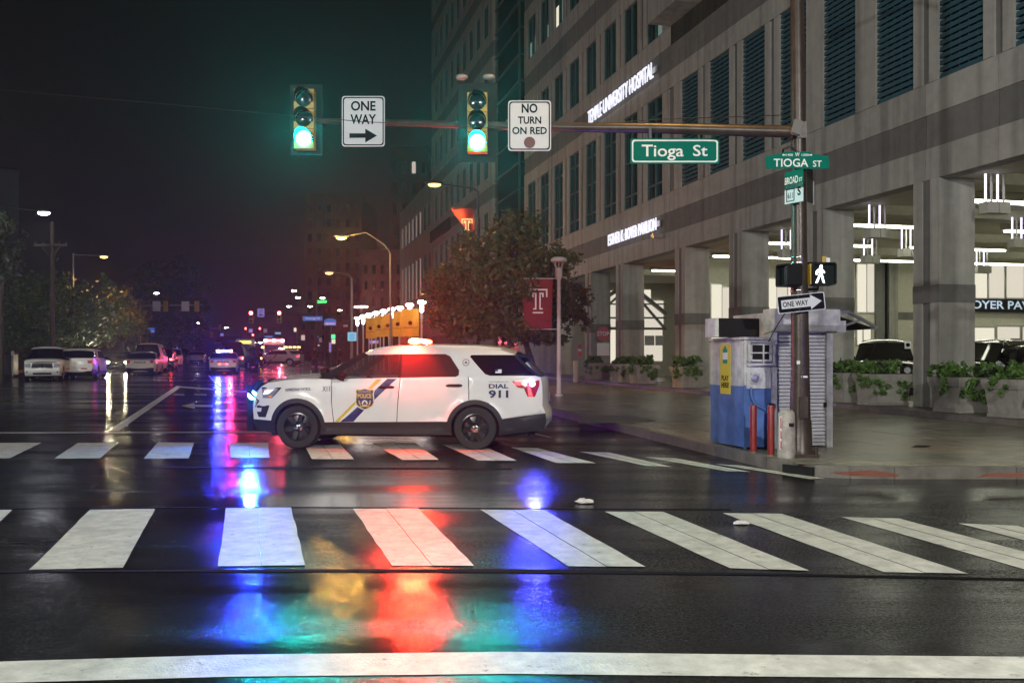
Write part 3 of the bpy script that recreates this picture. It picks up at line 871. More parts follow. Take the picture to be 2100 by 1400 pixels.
# ---- the big patrol car across the crossing
def build_patrol():
    near = 16.26
    loc = Vector(((821 - 1050) / F * near, near + .97, gz(near + .97) - .01))
    c = Car(SUV, 'police_car', 'white police car with gold and blue stripe, shield and DIAL 911, stopped across the crossing', 'police car', loc, R(-4.5), 'white_paint', 'wet_glow_glass', .085, None, True, 'white_paint', True, 'black', True)
    t = c.t
    for (nm, sg), o in c.parts.items():
        if nm in ('rear_side_window', 'quarter_window'):
            o.data.materials.clear(); o.data.materials.append(M['wet_glow_tint' if nm == 'rear_side_window' else 'tint_glass'])
    S_ = c.side
    fd = c.parts[('front_door', -1)]; rd = c.parts[('rear_door', -1)]; qp = c.parts[('quarter_panel', -1)]; ff = c.parts[('front_fender', -1)]
    c.patch('gold_stripe', 'gold', kk((682, 600), (706, 600), (957, 353), (928, 353)), .004, parent=fd)
    c.patch('blue_stripe', 'blue_stripe', kk((714, 600), (792, 598), (1020, 372), (1046, 350), (990, 350)), .004, parent=fd)
    # shield
    sh = [(-55, 50), (-48, 57), (-30, 55), (0, 62), (30, 55), (48, 57), (55, 50), (50, 30), (53, 5), (55, -20), (46, -40), (20, -55), (0, -63), (-20, -55), (-46, -40), (-55, -20), (-53, 5), (-50, 30)]
    P = lambda k_: [k(860 + x * k_, 467 - y * k_) for x, y in reversed(sh)]
    bd = c.patch('shield_badge', 'decal_white', P(1.04), .007, parent=fd)
    c.patch('badge_rim', 'gold', P(.98), .0085, parent=fd)
    c.patch('badge_field', 'blue_stripe', P(.90), .0100, parent=fd)
    cc = k(860, 490)
    c.patch('badge_disc', 'decal_white', arc(cc, .050, 0, 345, 18), .0115, parent=fd)
    c.patch('badge_crest', 'seal_brown', [(cc[0] + x, cc[1] + z) for x, z in ((-.03, -.032), (.03, -.032), (.033, .0), (.018, .004), (.012, .028), (-.012, .028), (-.018, .004), (-.033, 0))], .013, parent=fd)
    for sg in (-1, 1):
        c.patch('badge_laurel', 'gold', [(cc[0] + sg * x, cc[1] + z) for x, z in (((.062, -.045), (.095, -.02), (.105, .045), (.085, .04), (.075, 0)) if sg > 0 else ((.062, -.045), (.075, 0), (.085, .04), (.105, .045), (.095, -.02)))], .0115, parent=fd)
    c.patch('badge_scroll', 'gold', kk((835, 512), (885, 512), (885, 505), (835, 505)), .0115, parent=fd)
    def word(s_, mk, cx, cy, w, h, par, bold=.02, off=.006, shear=0, sgn=-1):
        ctr = k(cx, cy)
        return lettering('lettering', s_, mk, par, ctr, w / 2.8 / 123, h / 2.8 / 123, bold=bold, fn=lambda x, z: S_(x, z, off, sgn), shear=shear)
    word('POLICE', 'gold', 859, 449, 80, 26, fd, .03, .0125)
    word('PHILADELPHIA', 'gold', 859, 425, 76, 8, fd, .01, .0125)
    word('X11', 'navy', 633, 409, 42, 29, ff, .012, .010)
    word('EXPRESSWAY PATROL', 'navy', 468, 413, 150, 17, ff, .008, .010, shear=.05)
    word('DIAL', 'navy', 1632, 391, 112, 25, qp, .03, .012)
    word('911', 'navy', 1632, 436, 112, 44, qp, .035, .012)
    word('www.PhillyPolice.com', 'navy', 1631, 367, 110, 9, qp, .0)
    word('6092', 'navy', 203, 492, 28, 14, ff, .0)
    # round state seal
    sc_ = k(1442, 257)
    c.patch('round_seal', 'seal_brown', arc(sc_, .058, 0, 345, 20), .006, parent=qp)
    c.patch('seal_disc', 'decal_white', arc(sc_, .046, 0, 345, 20), .008, parent=qp)
    c.patch('seal_mark', 'seal_brown', [(sc_[0] + x, sc_[1] + z) for x, z in ((-.026, -.018), (.026, -.018), (.018, .012), (0, .028), (-.018, .012))], .010, parent=qp)
    # small flag on the quarter glass
    qw = c.parts[('quarter_window', -1)]
    c.patch('flag_sticker', 'decal_white', kk((1612, 317), (1648, 317), (1648, 296), (1612, 296)), .002, parent=qw)
    c.patch('flag_canton', 'navy', kk((1612, 308), (1627, 308), (1627, 296), (1612, 296)), .0035, parent=qw)
    # handles
    for cx, cy, par in ((983, 397, fd), (1376, 387, rd)):
        h = MB().tube([S_(*k(cx - 44, cy + 3), .0), S_(*k(cx - 30, cy), .045), S_(*k(cx + 30, cy), .05), S_(*k(cx + 44, cy + 1), .0)], [.014, .02, .022, .016], 8)
        obj('door_handle', h, 'plastic', par, True)
    # head lamp on both sides
    for sg in (-1, 1):
        hl = c.patch('headlight', 'lens_clear', kk((243, 466), (298, 466), (362, 404), (236, 412)), .004, sg)
        c.patch('headlight_frame', 'black', kk((300, 467), (306, 465), (369, 403), (234, 403), (236, 412), (352, 410)), .009, sg, parent=hl)
        c.patch('projector', 'head_lit', kk((246, 446), (282, 440), (314, 418), (256, 422)), .010, sg, parent=hl)
        c.patch('indicator', 'amber_lens', kk((284, 463), (304, 460), (306, 449), (288, 450)), .011, sg, parent=hl)
        c.patch('fog_recess', 'plastic', kk((212, 578), (262, 578), (290, 508), (200, 510), (198, 524), (234, 524), (230, 546), (198, 548)), .005, sg)
        tl = c.patch('tail_light', 'red_lens', kk((1706, 362), (1740, 398), (1776, 404), (1796, 450), (1838, 452), (1862, 388), (1862, 358)), .006, sg)
        c.patch('lit_lens', 'red_tail', kk((1724, 384), (1756, 388), (1760, 368), (1722, 366)), .012, sg, parent=tl)
        c.patch('lit_edge', 'red_tail', kk((1802, 446), (1826, 448), (1822, 436), (1806, 372), (1794, 372)), .012, sg, parent=tl)
        q = k(1822, 378)
        obj('rear_blue_light', MB().ball(S_(q[0], q[1], .012, sg), .05, .02, .045, 10, 6), 'tail_blue', tl, True)
    c.epatch('number_plate', 'decal_white', [(-.16, .78), (.16, .78), (.16, .93), (-.16, .93)], True)
    c.epatch('rear_bumper_step', 'plastic', [(-.84, .30), (.84, .30), (.86, .52), (-.86, .52)], True, .03)
    c.epatch('grille', 'plastic', [(-.5, .72), (.5, .72), (.55, .98), (-.55, .98)], False, .02)
    c.epatch('lower_bumper', 'plastic', [(-.62, .26), (.62, .26), (.64, .44), (-.64, .44)], False, .02)
    # spoiler, mirrors, spot lamp, roof rails
    sp = MB().quadbox([(*k(1690, 214)[:1], -.72, 1.555), (k(1800, 214)[0], -.66, 1.535), (k(1800, 214)[0], .66, 1.535), (k(1690, 214)[0], .72, 1.555), (k(1690, 194)[0], -.70, 1.62), (k(1795, 208)[0], -.64, 1.565), (k(1795, 208)[0], .64, 1.565), (k(1690, 194)[0], .70, 1.62)])
    obj('rear_spoiler', sp, 'black', t)
    for sg in (-1, 1):
        a = k(722, 338); w = c.hw(*a)
        m_ = MB().ball((a[0], sg * (w + .12), a[1] + .02), .09, .13, .075, 12, 7); m_.bar((a[0] + .02, sg * w * .97, a[1] - .05), (a[0], sg * (w + .08), a[1] - .03), .06)
        obj('door_mirror', m_, 'black', t, True)
        a = k(617, 318)
        sl_ = MB().lathe([(.001, -.085), (.05, -.075), (.075, -.03), (.08, .03), (.076, .045), (.001, .05)], 16, axis='x', o=(a[0], sg * .86, a[1] + .01))
        sl_.bar((a[0] + .04, sg * .87, a[1] - .02), (a[0] + .24, sg * .91, a[1] - .06), .03)
        obj('spot_lamp', sl_, 'black', t, True)
    rr = [(.80, x) for x in ()]
    for sg in (-1, 1):
        pts = [(x, sg * .70, z + .012) for x, z in SUV['roof'][1:-1]]
        obj('roof_rail', MB().tube(pts, .018, 6), 'white_paint', t, True)
    # wiper and cowl
    obj('wiper', MB().bar((*k(600, 345)[:1], -.7, 1.21), (k(640, 320)[0], -.05, 1.28), .03), 'black', t)
    # push bar
    x0 = k(172, 0)[0]
    for y in (-.34, .34):
        up = MB().tube([(x0 + .02, y, .30), (x0 - .13, y, .27), (x0 - .15, y, .55), (x0 - .13, y, .90), (x0 - .05, y, 1.10), (x0 + .04, y, 1.12)], [.035, .05, .055, .05, .05, .04], 8)
        up.box(x0 - .24, x0 - .13, y - .045, y + .045, .26, 1.06)
        obj('push_bar_upright', up, 'black', t, True)
    cr = MB().tube([(x0 - .13, -.34, .58), (x0 - .13, .34, .58)], .03, 8); cr.tube([(x0 - .12, -.34, .95), (x0 - .12, .34, .95)], .03, 8)
    for sg in (-1, 1): cr.tube([(x0 - .12, sg * .34, .95), (x0 - .10, sg * .62, .93), (x0 + .12, sg * .78, .80), (x0 - .06, sg * .64, .52), (x0 - .13, sg * .34, .50)], .026, 8)
    obj('push_bar', cr, 'black', t, True)
    q = k(138, 455); qpush = q
    lb = obj('push_bar_beacon', MB().box(q[0] - .06, q[0] + .06, -.48, -.385, q[1] - .05, q[1] + .05), 'black', t)
    obj('lit_lens', MB().ball((q[0], -.50, q[1]), .075, .03, .075, 12, 8), 'push_blue', lb, True)
    # roof beacon bar
    bx = .24; bz = 1.775
    lbar = MB().quadbox([(bx - .20, -.60, bz - .045), (bx + .19, -.60, bz - .045), (bx + .19, .60, bz - .045), (bx - .20, .60, bz - .045), (bx - .13, -.60, bz), (bx + .16, -.60, bz), (bx + .16, .60, bz), (bx - .13, .60, bz)])
    for y in (-.5, .5): lbar.box(bx - .05, bx + .05, y - .04, y + .04, bz - .1, bz - .04)
    lb = obj('beacon_bar', lbar, 'black', t)
    for i, (y0, y1, mk) in enumerate(((-.61, -.40, 'bar_red'), (-.39, -.20, 'bar_red'), (-.19, .19, 'bar_white'), (.20, .39, 'bar_red'), (.40, .61, 'bar_red'))):
        obj('beacon_lens', MB().ball((bx + .01, (y0 + y1) / 2, bz + .035), .13 if i != 2 else .12, (y1 - y0) / 2, .05, 14, 8), mk, lb, True)
    obj('beacon_lamp', MB().ball((bx + .02, -.63, bz + .04), .10, .03, .05, 12, 8), 'bar_amber', lb, True)
    own_light(lb, (bx, -.72, bz + .10), 3200, (1.0, .018, .010), .05, 112, (-.05, -1, .6), 1.0)
    own_light(lb, (bx, -.70, bz + .10), 230, (1.0, .022, .012), .07, 168, (-.05, -1, .1), .3)
    own_light(lb, (bx - .05, -1.04, bz + .12), 230, (1.0, .03, .015), .05, 110, (0, .45, -1), .5)  # added spot outside the bar, aimed back to redden the side windows
    own_light(lb, (bx - .3, .72, bz + .12), 1300, (1.0, .03, .015), .06, 62, (.02, 1, .14), .9)
    own_light(lb, (bx, -.70, bz + .06), 40, (1.0, .42, .02), .04, 112, (0, -1, .6), 1.0)
    own_light(t, (q[0] - .03, -.58, q[1]), 2600, (.018, .03, 1.0), .04, 112, (-.15, -1, .5), 1.0)
    own_light(t, (q[0] - .03, -.56, q[1]), 150, (.02, .035, 1.0), .06, 168, (-.1, -1, .05), .3)
    own_light(t, (q[0] - .03, -.57, q[1]), 26, (.03, .9, .7), .03, 165, (-.25, -1, .05))
    q2 = k(1830, 378); own_light(t, (q2[0] + .04, -c.hw(*q2) - .12, q2[1]), 480, (.04, .045, 1.0), .03, 112, (.15, -1, .55), 1.0); own_light(t, (q2[0] + .04, -c.hw(*q2) - .11, q2[1]), 36, (.04, .045, 1.0), .05, 168, (.1, -1, .05), .3)
    obj('aerial', MB().bar((.95, -.2, 1.72), (1.1, -.2, 1.80), .02, .08), 'black', t)
    # driver
    p = person('driver in dark clothing sitting behind the wheel of the police car across the crossing', (0, 0, 0), 0, 'sit', 1.75)
    p.location = loc + Vector((.03, -.40, .70)); p.rotation_euler = (0, 0, R(-90 - 4.5))
    return c
# ------------------------------------------------------------------ ground
def poly_sheet(name, pts, mk, parent=None, flip=False):
    mb = MB(); mb.v = [tuple(p) for p in pts]; mb.f = [tuple(range(len(pts)))]
    return obj(name, mb, mk, parent)
road = MB()
xs = [-190, -40, -12, 0, 12, 40, 190]; ys = [-55, -10, 0, 6, 12, 20, 40, 90, 430]
road.grid([[(x, y, gz(y)) for x in xs] for y in ys])
road = tag(obj('road', road, 'asphalt'), kind='structure')

def gpoly(px, h=0.004): return [G(x, y) + Vector((0, 0, h)) for x, y in px]
def lerp2(a, b, t): return (a[0] + (b[0] - a[0]) * t, a[1] + (b[1] - a[1]) * t)
near = [[(-150, 1046), (25, 1046), (-105, 1167), (-330, 1168)], [(185, 1045), (318, 1044), (252, 1165), (60, 1168)], [(463, 1042), (597, 1041), (626, 1160), (447, 1161)],
        [(724, 1043), (858, 1043), (972, 1161), (804, 1160)], [(985, 1045), (1117, 1047), (1324, 1163), (1165, 1161)], [(1240, 1049), (1360, 1050), (1660, 1171), (1497, 1165)],
        [(1482, 1052), (1603, 1054), (1985, 1177), (1812, 1173)], [(1725, 1060), (1845, 1064), (2290, 1183), (2135, 1177)], [(1965, 1073), (2085, 1079), (2560, 1190), (2400, 1185)]]
far = [[(-20, 908), (85, 908), (20, 940), (-110, 940)], [(160, 908), (242, 908), (205, 940), (112, 940)], [(324, 907), (398, 908), (387, 940), (295, 940)], [(472, 908), (550, 908), (553, 939), (472, 938)],
       [(620, 908), (695, 908), (726, 942), (640, 941)], [(762, 908), (850, 908), (900, 943), (825, 943)], [(905, 910), (985, 912), (1060, 945), (980, 944)], [(1048, 917), (1103, 919), (1222, 950), (1140, 949)],
       [(1187, 926), (1250, 928), (1380, 958), (1325, 955)], [(1322, 937), (1385, 940), (1540, 968), (1490, 966)], [(1465, 951), (1520, 955), (1692, 982), (1660, 982)]]
rs = random.Random(3)
for q in near + far:
    a, b, c, d = gpoly(q)
    mb = MB()
    def edge(p, q2, n=9, amp=.006):
        return [p.lerp(q2, i / n) + Vector((rs.uniform(-amp, amp) if 0 < i < n else 0, 0, 0)) for i in range(n + 1)]
    L0 = edge(a, d); M0 = edge(a.lerp(b, .495), d.lerp(c, .495), 9, .004); M1 = [p + Vector((.003, 0, .0)) for p in M0]; R0 = edge(b, c)
    for l, r, h in ((L0, M0, 0.0), (M1, R0, .003)):
        b0 = len(mb.v)
        mb.v += [tuple(p + Vector((0, 0, h))) for p in l] + [tuple(p + Vector((0, 0, h))) for p in reversed(r)]
        mb.f.append(tuple(range(b0, b0 + 20)))
    obj('crosswalk_stripe', mb, 'paint', road)
def strip(name, pts, mk='paint'):
    n = len(pts) // 2
    top, bot = gpoly(pts[:n]), gpoly(list(reversed(pts[n:])))
    mb = MB()
    for a, b in zip(top, bot): mb.v += [tuple(a), tuple(b)]
    for i in range(n - 1): mb.f.append((2 * i, 2 * i + 1, 2 * i + 3, 2 * i + 2))
    return obj(name, mb, mk, road)
strip('stop_line', [(-700, 1375), (0, 1357), (470, 1343), (1050, 1337), (1600, 1343), (2100, 1347), (2900, 1355), (2950, 1403), (2100, 1392), (1600, 1388), (1050, 1382), (470, 1388), (0, 1401), (-800, 1425)])
strip('lane_line', [(-400, 888), (0, 886), (300, 885), (640, 884), (1000, 886), (1000, 889), (640, 887.5), (300, 888), (0, 889), (-400, 891)], 'paint_thin')
strip('lane_line', [(361, 792), (222, 883), (244, 883), (373, 792)])
strip('lane_line', [(361, 791), (560, 806), (560, 808.5), (361, 794)], 'paint_thin')
strip('lane_line', [(455, 795), (430, 770), (427, 770), (450, 796)], 'paint_thin')
for x0, x1 in ((356, 378), (398, 424), (440, 452)): strip('lane_line', [(x0, 807), (x1, 808), (x1, 811), (x0, 810)], 'paint_thin')
obj('turn_arrow', (lambda mb: (mb.v.extend([tuple(p) for p in gpoly([(372, 832), (398, 826), (399, 829.5), (436, 831), (436, 834), (399, 834), (400, 838)])]), mb.f.append((0, 6, 5, 4, 3, 2, 1)), mb)[2])(MB()), 'paint', road)
strip('lane_line', [(1092, 889), (1125, 897), (1132, 897), (1100, 889)], 'paint_thin')
for pts in ([(-200, 1172), (400, 1168), (1050, 1167), (1600, 1176), (2200, 1188), (2200, 1192), (1600, 1180), (1050, 1174), (400, 1172), (-200, 1175)],
            [(300, 957), (700, 958), (1050, 960), (1050, 962.5), (700, 962), (300, 958)],
            [(-100, 1042), (600, 1039), (1500, 1044), (1500, 1045.5), (600, 1040.5), (-100, 1043.5)]):
    strip('tar_seam', pts, 'tar')

# ------------------------------------------------------------------ right-hand pavement
def V2(p): return (p[0], p[1])
KERB = [(1.0, 25.0), (1.90, 21.0), (2.79, 17.0), (3.55, 13.6), (3.70, 13.05), (3.95, 12.72), (4.35, 12.55), (4.9, 12.5), (30, 12.5)]
FARK = [(1.0, 25.0), (-9.0, 60.0), (-38, 160.0), (-110, 420)]
def clip(poly, conv):
    out = poly
    n = len(conv)
    for i in range(n):
        a, b = conv[i], conv[(i + 1) % n]
        def ins(p): return (b[0] - a[0]) * (p[1] - a[1]) - (b[1] - a[1]) * (p[0] - a[0])
        res = []
        for j in range(len(out)):
            p, q = out[j], out[(j + 1) % len(out)]
            dp, dq = ins(p), ins(q)
            if dp >= 0: res.append(p)
            if (dp > 0 > dq) or (dp < 0 < dq):
                t = dp / (dp - dq); res.append((p[0] + (q[0] - p[0]) * t, p[1] + (q[1] - p[1]) * t))
        out = res
        if not out: return []
    return out
def area(p): return .5 * sum(p[i][0] * p[(i + 1) % len(p)][1] - p[(i + 1) % len(p)][0] * p[i][1] for i in range(len(p)))
def slabmesh(p, h0, h1, gap=.014):
    cx = sum(q[0] for q in p) / len(p); cy = sum(q[1] for q in p) / len(p)
    p = [(x + (cx - x) * gap / max(.3, math.dist((x, y), (cx, cy))), y + (cy - y) * gap / max(.3, math.dist((x, y), (cx, cy)))) for x, y in p]
    mb = MB(); n = len(p)
    mb.v = [(x, y, gz(y) + h0) for x, y in p] + [(x, y, gz(y) + h1) for x, y in p]
    mb.f = [tuple(range(n, 2 * n))] + [(i, (i + 1) % n, n + (i + 1) % n, n + i) for i in range(n)]
    return mb
walk = MB()
base = KERB + [(60, 12.5), (60, 430), (-110, 420)] + list(reversed(FARK))[1:-1]
walk.v = [(x, y, gz(y) + .128) for x, y in base]; walk.f = [tuple(range(len(base)))]
walk = tag(obj('pavement', walk, 'walk'), kind='structure')
inner = [(1.14, 25.0), (2.04, 21), (2.93, 17.0), (3.69, 13.66), (3.83, 13.15), (4.05, 12.86), (4.42, 12.70), (4.95, 12.64), (24, 12.64), (24, 25.0)]
inner2 = [(1.14, 25.0), (14, 25.0), (8.0, 62.0), (-9.4, 62.0)]
def ccw(p): return p if area(p) > 0 else list(reversed(p))
inner, inner2 = ccw(inner), ccw(inner2)
rs = random.Random(5)
for conv, st, s0, s1, lo, hi in ((inner, 1.52, 10, 27.5, 0, 18), (inner2, 2.3, 23, 62, 4, 18.0)):
    s = s0
    while s < s1:
        r = lo + (0.3 if st < 2 else 0)
        while r < hi:
            c4 = [street(*q) for q in ((r, s), (r + st, s), (r + st, s + st), (r, s + st))]
            p = clip([(v.x, v.y) for v in c4], conv)
            if len(p) > 2 and abs(area(p)) > .05:
                q = slabmesh(p, .05, .15 + rs.uniform(-.004, .004))
                obj('paving_slab', q, 'walk', walk)
            r += st
        s += st
# kerb stones
def kerb_run(pts, w=.15, side=1, parent=None, seg=1.6, h=.15):
    for a, b in zip(pts[:-1], pts[1:]):
        L = math.dist(a, b); n = max(1, round(L / seg))
        d = ((b[0] - a[0]) / L, (b[1] - a[1]) / L); nn = (-d[1] * side, d[0] * side)
        for i in range(n):
            p = [a[0] + d[0] * (L * i / n + .004), a[1] + d[1] * (L * i / n + .004)]; e = [a[0] + d[0] * (L * (i + 1) / n - .004), a[1] + d[1] * (L * (i + 1) / n - .004)]
            if p[0] > 24: continue
            q = [tuple(p), tuple(e), (e[0] + nn[0] * w, e[1] + nn[1] * w), (p[0] + nn[0] * w, p[1] + nn[1] * w)]
            obj('kerb_stone', slabmesh(ccw(q), -.05, h + .004, 0), 'kerb', parent)
kerb_run(KERB, parent=walk)
kerb_run(FARK[:2], side=-1, parent=walk, seg=3)
obj('kerb_run', slabmesh(ccw([(-9.0, 60), (-38, 160), (-37.8, 160), (-8.8, 60)]), -.05, .154, 0), 'kerb', walk)
# storm drain mouth in the kerb, flush plate, red pads
dr = MB()
dr.box(3.74, 4.2, 12.80, 13.25, gz(12.8) + .158, gz(12.8) + .172)
drn = tag(obj('storm_drain', dr, 'kerb'), 'stone storm drain with dark mouth in the kerb below the brown signal pole', 'storm drain')
obj('drain_mouth', MB().bar((3.64, 13.10, gz(13) + .07), (3.93, 12.715, gz(12.7) + .07), .03, .11), 'black', drn)
def flush(name, px, mk, h=.156):
    p = [G(x, y, .15) for x, y in px]
    mb = MB(); mb.v = [tuple(v + Vector((0, 0, h - .15))) for v in p]; mb.f = [tuple(range(len(p)))]
    return obj(name, mb, mk, walk)
flush('red_pad', [(1742, 976), (1700, 970), (1790, 964), (1848, 974), (1835, 979)], 'redpad')
flush('red_pad', [(2000, 979), (2030, 971), (2200, 968), (2200, 981)], 'redpad')
flush('access_plate', [(1186, 868), (1190, 851), (1300, 852), (1345, 862), (1290, 868)], 'alum' if False else 'kerb', .158)
flush('access_plate', [(1868, 917), (1880, 913), (1910, 914), (1900, 918)], 'tar')

# ------------------------------------------------------------------ left-hand pavement
lk = [(-70, 18), (-30.5, 52.0), (-36.5, 72), (-60, 150), (-130, 420), (-185, 420), (-185, 18)]
lw = MB(); lw.v = [(x, y, gz(y) + .15) for x, y in lk] + [(x, y, gz(y)) for x, y in lk]; n = len(lk)
lw.f = [tuple(reversed(range(n)))] + [(i, (i + 1) % n, n + (i + 1) % n, n + i) for i in range(n)]
tag(obj('far_pavement', lw, 'walk'), kind='structure')

# ------------------------------------------------------------------ hospital
H = thing('hospital_building', 'pale stone hospital with teal windows, louvres and an open colonnade along the right', 'hospital', (0, 0, 0), TH)
def hp(name, mk, r0, r1, s0, s1, z0, z1, parent=None):   # r measured from the street front into the building
    return panel(name, mk, AF + r0, AF + r1, s0, s1, z0, z1, parent or H)
ZL, Z1, Z2, ZS, ZH = 6.02, 6.77, 7.58, 8.36, 12.45      # lintel, beam bands, sill, head of the tall row
ROWS = [(14.9, 17.3), (20.05, 22.5), (25.2, 27.7)]
WX = [(1082, 1098), (1108, 1125), (1136, 1154), (1167, 1187), (1201, 1222), (1238, 1263), (1279, 1307), (1326, 1358)]
LX = [(1396, 1431), (1454, 1495), (1521, 1568), (1598, 1653), (1687, 1754), (1795, 1873), (1923, 2016), (2079, 2190)]
SN = fs(1075); S0 = 11.0
op = [(fs(b), fs(a), 'w') for a, b in WX] + [(fs(b), fs(a), 'l') for a, b in LX]
op.sort()
edges_ = [S0] + [o for a, b, t in op for o in (a, b)] + [SN]
# piers between the openings
def pier(s0, s1, z0, z1, par=None):
    w = s1 - s0
    if w > .9:
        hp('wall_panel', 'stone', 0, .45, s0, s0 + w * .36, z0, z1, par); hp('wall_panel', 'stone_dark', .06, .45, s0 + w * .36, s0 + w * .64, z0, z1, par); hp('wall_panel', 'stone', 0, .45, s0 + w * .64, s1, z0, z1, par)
    else:
        hp('wall_panel', 'stone', 0, .45, s0, s1, z0, z1, par)
def window(s0, s1, z0, z1, trans, mk='teal_glass', par=None, vm=1, lit=None):
    par = par or H
    fr = MB(); t = .05; r0, r1 = AF + .05, AF + .12
    fr.box(r0, r1, s0, s0 + t, z0, z1); fr.box(r0, r1, s1 - t, s1, z0, z1)
    fr.box(r0, r1, s0 + t, s1 - t, z0, z0 + t); fr.box(r0, r1, s0 + t, s1 - t, z1 - t, z1)
    for f in trans: z = z0 + (z1 - z0) * f; fr.box(r0 + .01, r1, s0 + t, s1 - t, z - .04, z + .04)
    for i in range(vm): s = s0 + (s1 - s0) * (i + 1) / (vm + 1); fr.box(r0 + .005, r1, s - .06, s + .06, z0 + t, z1 - t)
    w = obj('window', fr, 'frame_teal', par)
    pb = MB().box(AF + .13, AF + .16, s0, s1, z0, z1)
    obj('pane', pb, mk, w)
    if lit:
        for a, b, c, d, mk2 in lit:
            obj('blind', MB().box(AF + .115, AF + .128, s0 + (s1 - s0) * a, s0 + (s1 - s0) * b, z0 + (z1 - z0) * c, z0 + (z1 - z0) * d), mk2, w)
    return w
def louver(s0, s1, z0, z1):
    lo = MB(); lo.box(AF + .20, AF + .23, s0, s1, z0, z1)
    w = obj('louver_panel', lo, 'louver_back', H)
    sl = MB(); n = int((z1 - z0) / .155)
    for i in range(n):
        z = z0 + (i + .5) * (z1 - z0) / n
        sl.quadbox([(AF + .05, s0, z - .065), (AF + .065, s0, z - .065), (AF + .065, s1, z - .065), (AF + .05, s1, z - .065), (AF + .065, s0, z + .05), (AF + .08, s0, z + .05), (AF + .08, s1, z + .05), (AF + .065, s1, z + .05)])
    for k_ in range(1, int((s1 - s0) / .28)):
        s = s0 + k_ * (s1 - s0) / int((s1 - s0) / .28); sl.box(AF + .115, AF + .18, s - .012, s + .012, z0, z1)
    tag(obj('slats', sl, 'teal_louver', w), kind='stuff')
pe = [(edges_[2 * i], edges_[2 * i + 1]) for i in range(len(edges_) // 2)]
for s0, s1 in pe:
    pier(s0, s1, ZS, ZH)
for s0, s1, ty in op:
    if ty == 'l': louver(s0, s1, ZS, ZH)
    else: window(s0, s1, ZS, ZH, (.14, .50, .83))
# horizontal bands of precast panels, one per bay
mids = [S0] + [(a + b) / 2 for a, b in pe[1:-1]] + [SN]
for a, b in zip(mids[:-1], mids[1:]):
    a2, b2 = a + .012, b - .012
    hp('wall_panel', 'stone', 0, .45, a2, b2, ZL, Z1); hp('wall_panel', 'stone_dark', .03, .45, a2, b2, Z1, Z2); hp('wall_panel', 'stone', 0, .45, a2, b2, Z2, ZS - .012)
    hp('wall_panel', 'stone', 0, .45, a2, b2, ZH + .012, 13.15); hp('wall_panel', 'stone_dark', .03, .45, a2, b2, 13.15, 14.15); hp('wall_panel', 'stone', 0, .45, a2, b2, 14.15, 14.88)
# upper floors north of the set-forward block
SP = fs(1375)
upw = [(fs(b), fs(a)) for a, b in WX]; upw.sort()
lits = {(1, 2): [(.1, .30, .0, .62, 'curtain'), (.62, .95, 0, .50, 'lit_warm')], (1, 1): [(.05, .35, 0, .35, 'curtain')], (1, 0): [(.06, .3, 0, .45, 'curtain'), (.6, .9, 0, .4, 'curtain')], (0, 7): [(.05, .42, .0, .75, 'curtain')]}
for ri, (z0, z1) in enumerate(ROWS):
    ee = [SP] + [o for a, b in upw for o in (a, b)] + [SN]
    for i in range(len(ee) // 2): pier(ee[2 * i], ee[2 * i + 1], z0, z1)
    for wi, (a, b) in enumerate(upw):
        window(a, b, z0, z1, (), 'teal_glass', None, 1, lits.get((ri, 7 - wi)))
    zt = ROWS[ri + 1][0] if ri < 2 else 31
    mm = [SP] + [(ee[2 * i] + ee[2 * i + 1]) / 2 for i in range(1, len(ee) // 2 - 1)] + [SN]
    for a, b in zip(mm[:-1], mm[1:]):
        a2, b2 = a + .012, b - .012
        h = min(zt - z1, 2.75)
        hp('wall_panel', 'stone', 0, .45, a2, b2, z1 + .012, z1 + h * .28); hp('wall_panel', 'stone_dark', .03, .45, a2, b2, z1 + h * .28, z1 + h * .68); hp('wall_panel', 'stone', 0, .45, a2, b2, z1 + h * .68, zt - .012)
# set-forward block with stained underside
hp('wall_panel', 'stone_stain', .0, .45, S0, SP - .02, 14.15, 14.885)
for i, (a, b) in enumerate(((SP - 2.6, SP), (SP - 5.4, SP - 2.62), (SP - 9, SP - 5.42), (SP - 13, SP - 9.02), (SP - 18, SP - 13.02), (S0, SP - 18.02))):
    hp('wall_panel', ('stone', 'stone_white')[i % 2], -.95, .45, a, b, 14.9, 31)
# body behind
hp('building_core', 'stone_dark', .46, 24, S0, SN, 6.5, 31)
# ceiling and beams of the open ground floor
hp('ceiling', 'soffit', .46, 40, S0, SN, 6.25, 6.49)
cols = [(1873, 1923), (1652, 1687), (1495, 1523), (1384, 1402), (1263, 1281), (1200, 1214), (2170, 2250)]
pitch = []
for a, b in cols:
    s1 = fs(a); s0 = s1 - .95
    pitch.append(s0 + .47)
    zb = gz(street(AF, s0).y) + .12
    cb = MB()
    cb.box(AF, AF + 1.0, s0, s0 + .33, zb, ZL); cb.box(AF + .05, AF + 1.0, s0 + .33, s0 + .62, zb, ZL); cb.box(AF, AF + 1.0, s0 + .62, s1, zb, ZL)
    co = obj('column', cb, 'stone', H)
    obj('column_band', MB().box(AF - .012, AF + 1.012, s0 - .012, s1 + .012, 3.05, 3.48), 'stone_dark', co)
    obj('column_strip', MB().box(AF + .035, AF + .049, s0 + .335, s0 + .615, zb, ZL - .002), 'stone_dark', co)
    hp('ceiling_beam', 'soffit', 1.05, 30, s0 + .1, s0 + .8, 5.95, 6.24)
    if a not in (1200,): 
        for rr in (2.5, 8.5, 14.5, 20.5):
            hp('strip_light', 'strip', rr, rr + 4.2, s0 + 2.55, s0 + 2.75, 5.965, 6.02); hp('strip_housing', 'soffit', rr - .1, rr + 4.3, s0 + 2.5, s0 + 2.8, 6.03, 6.24)
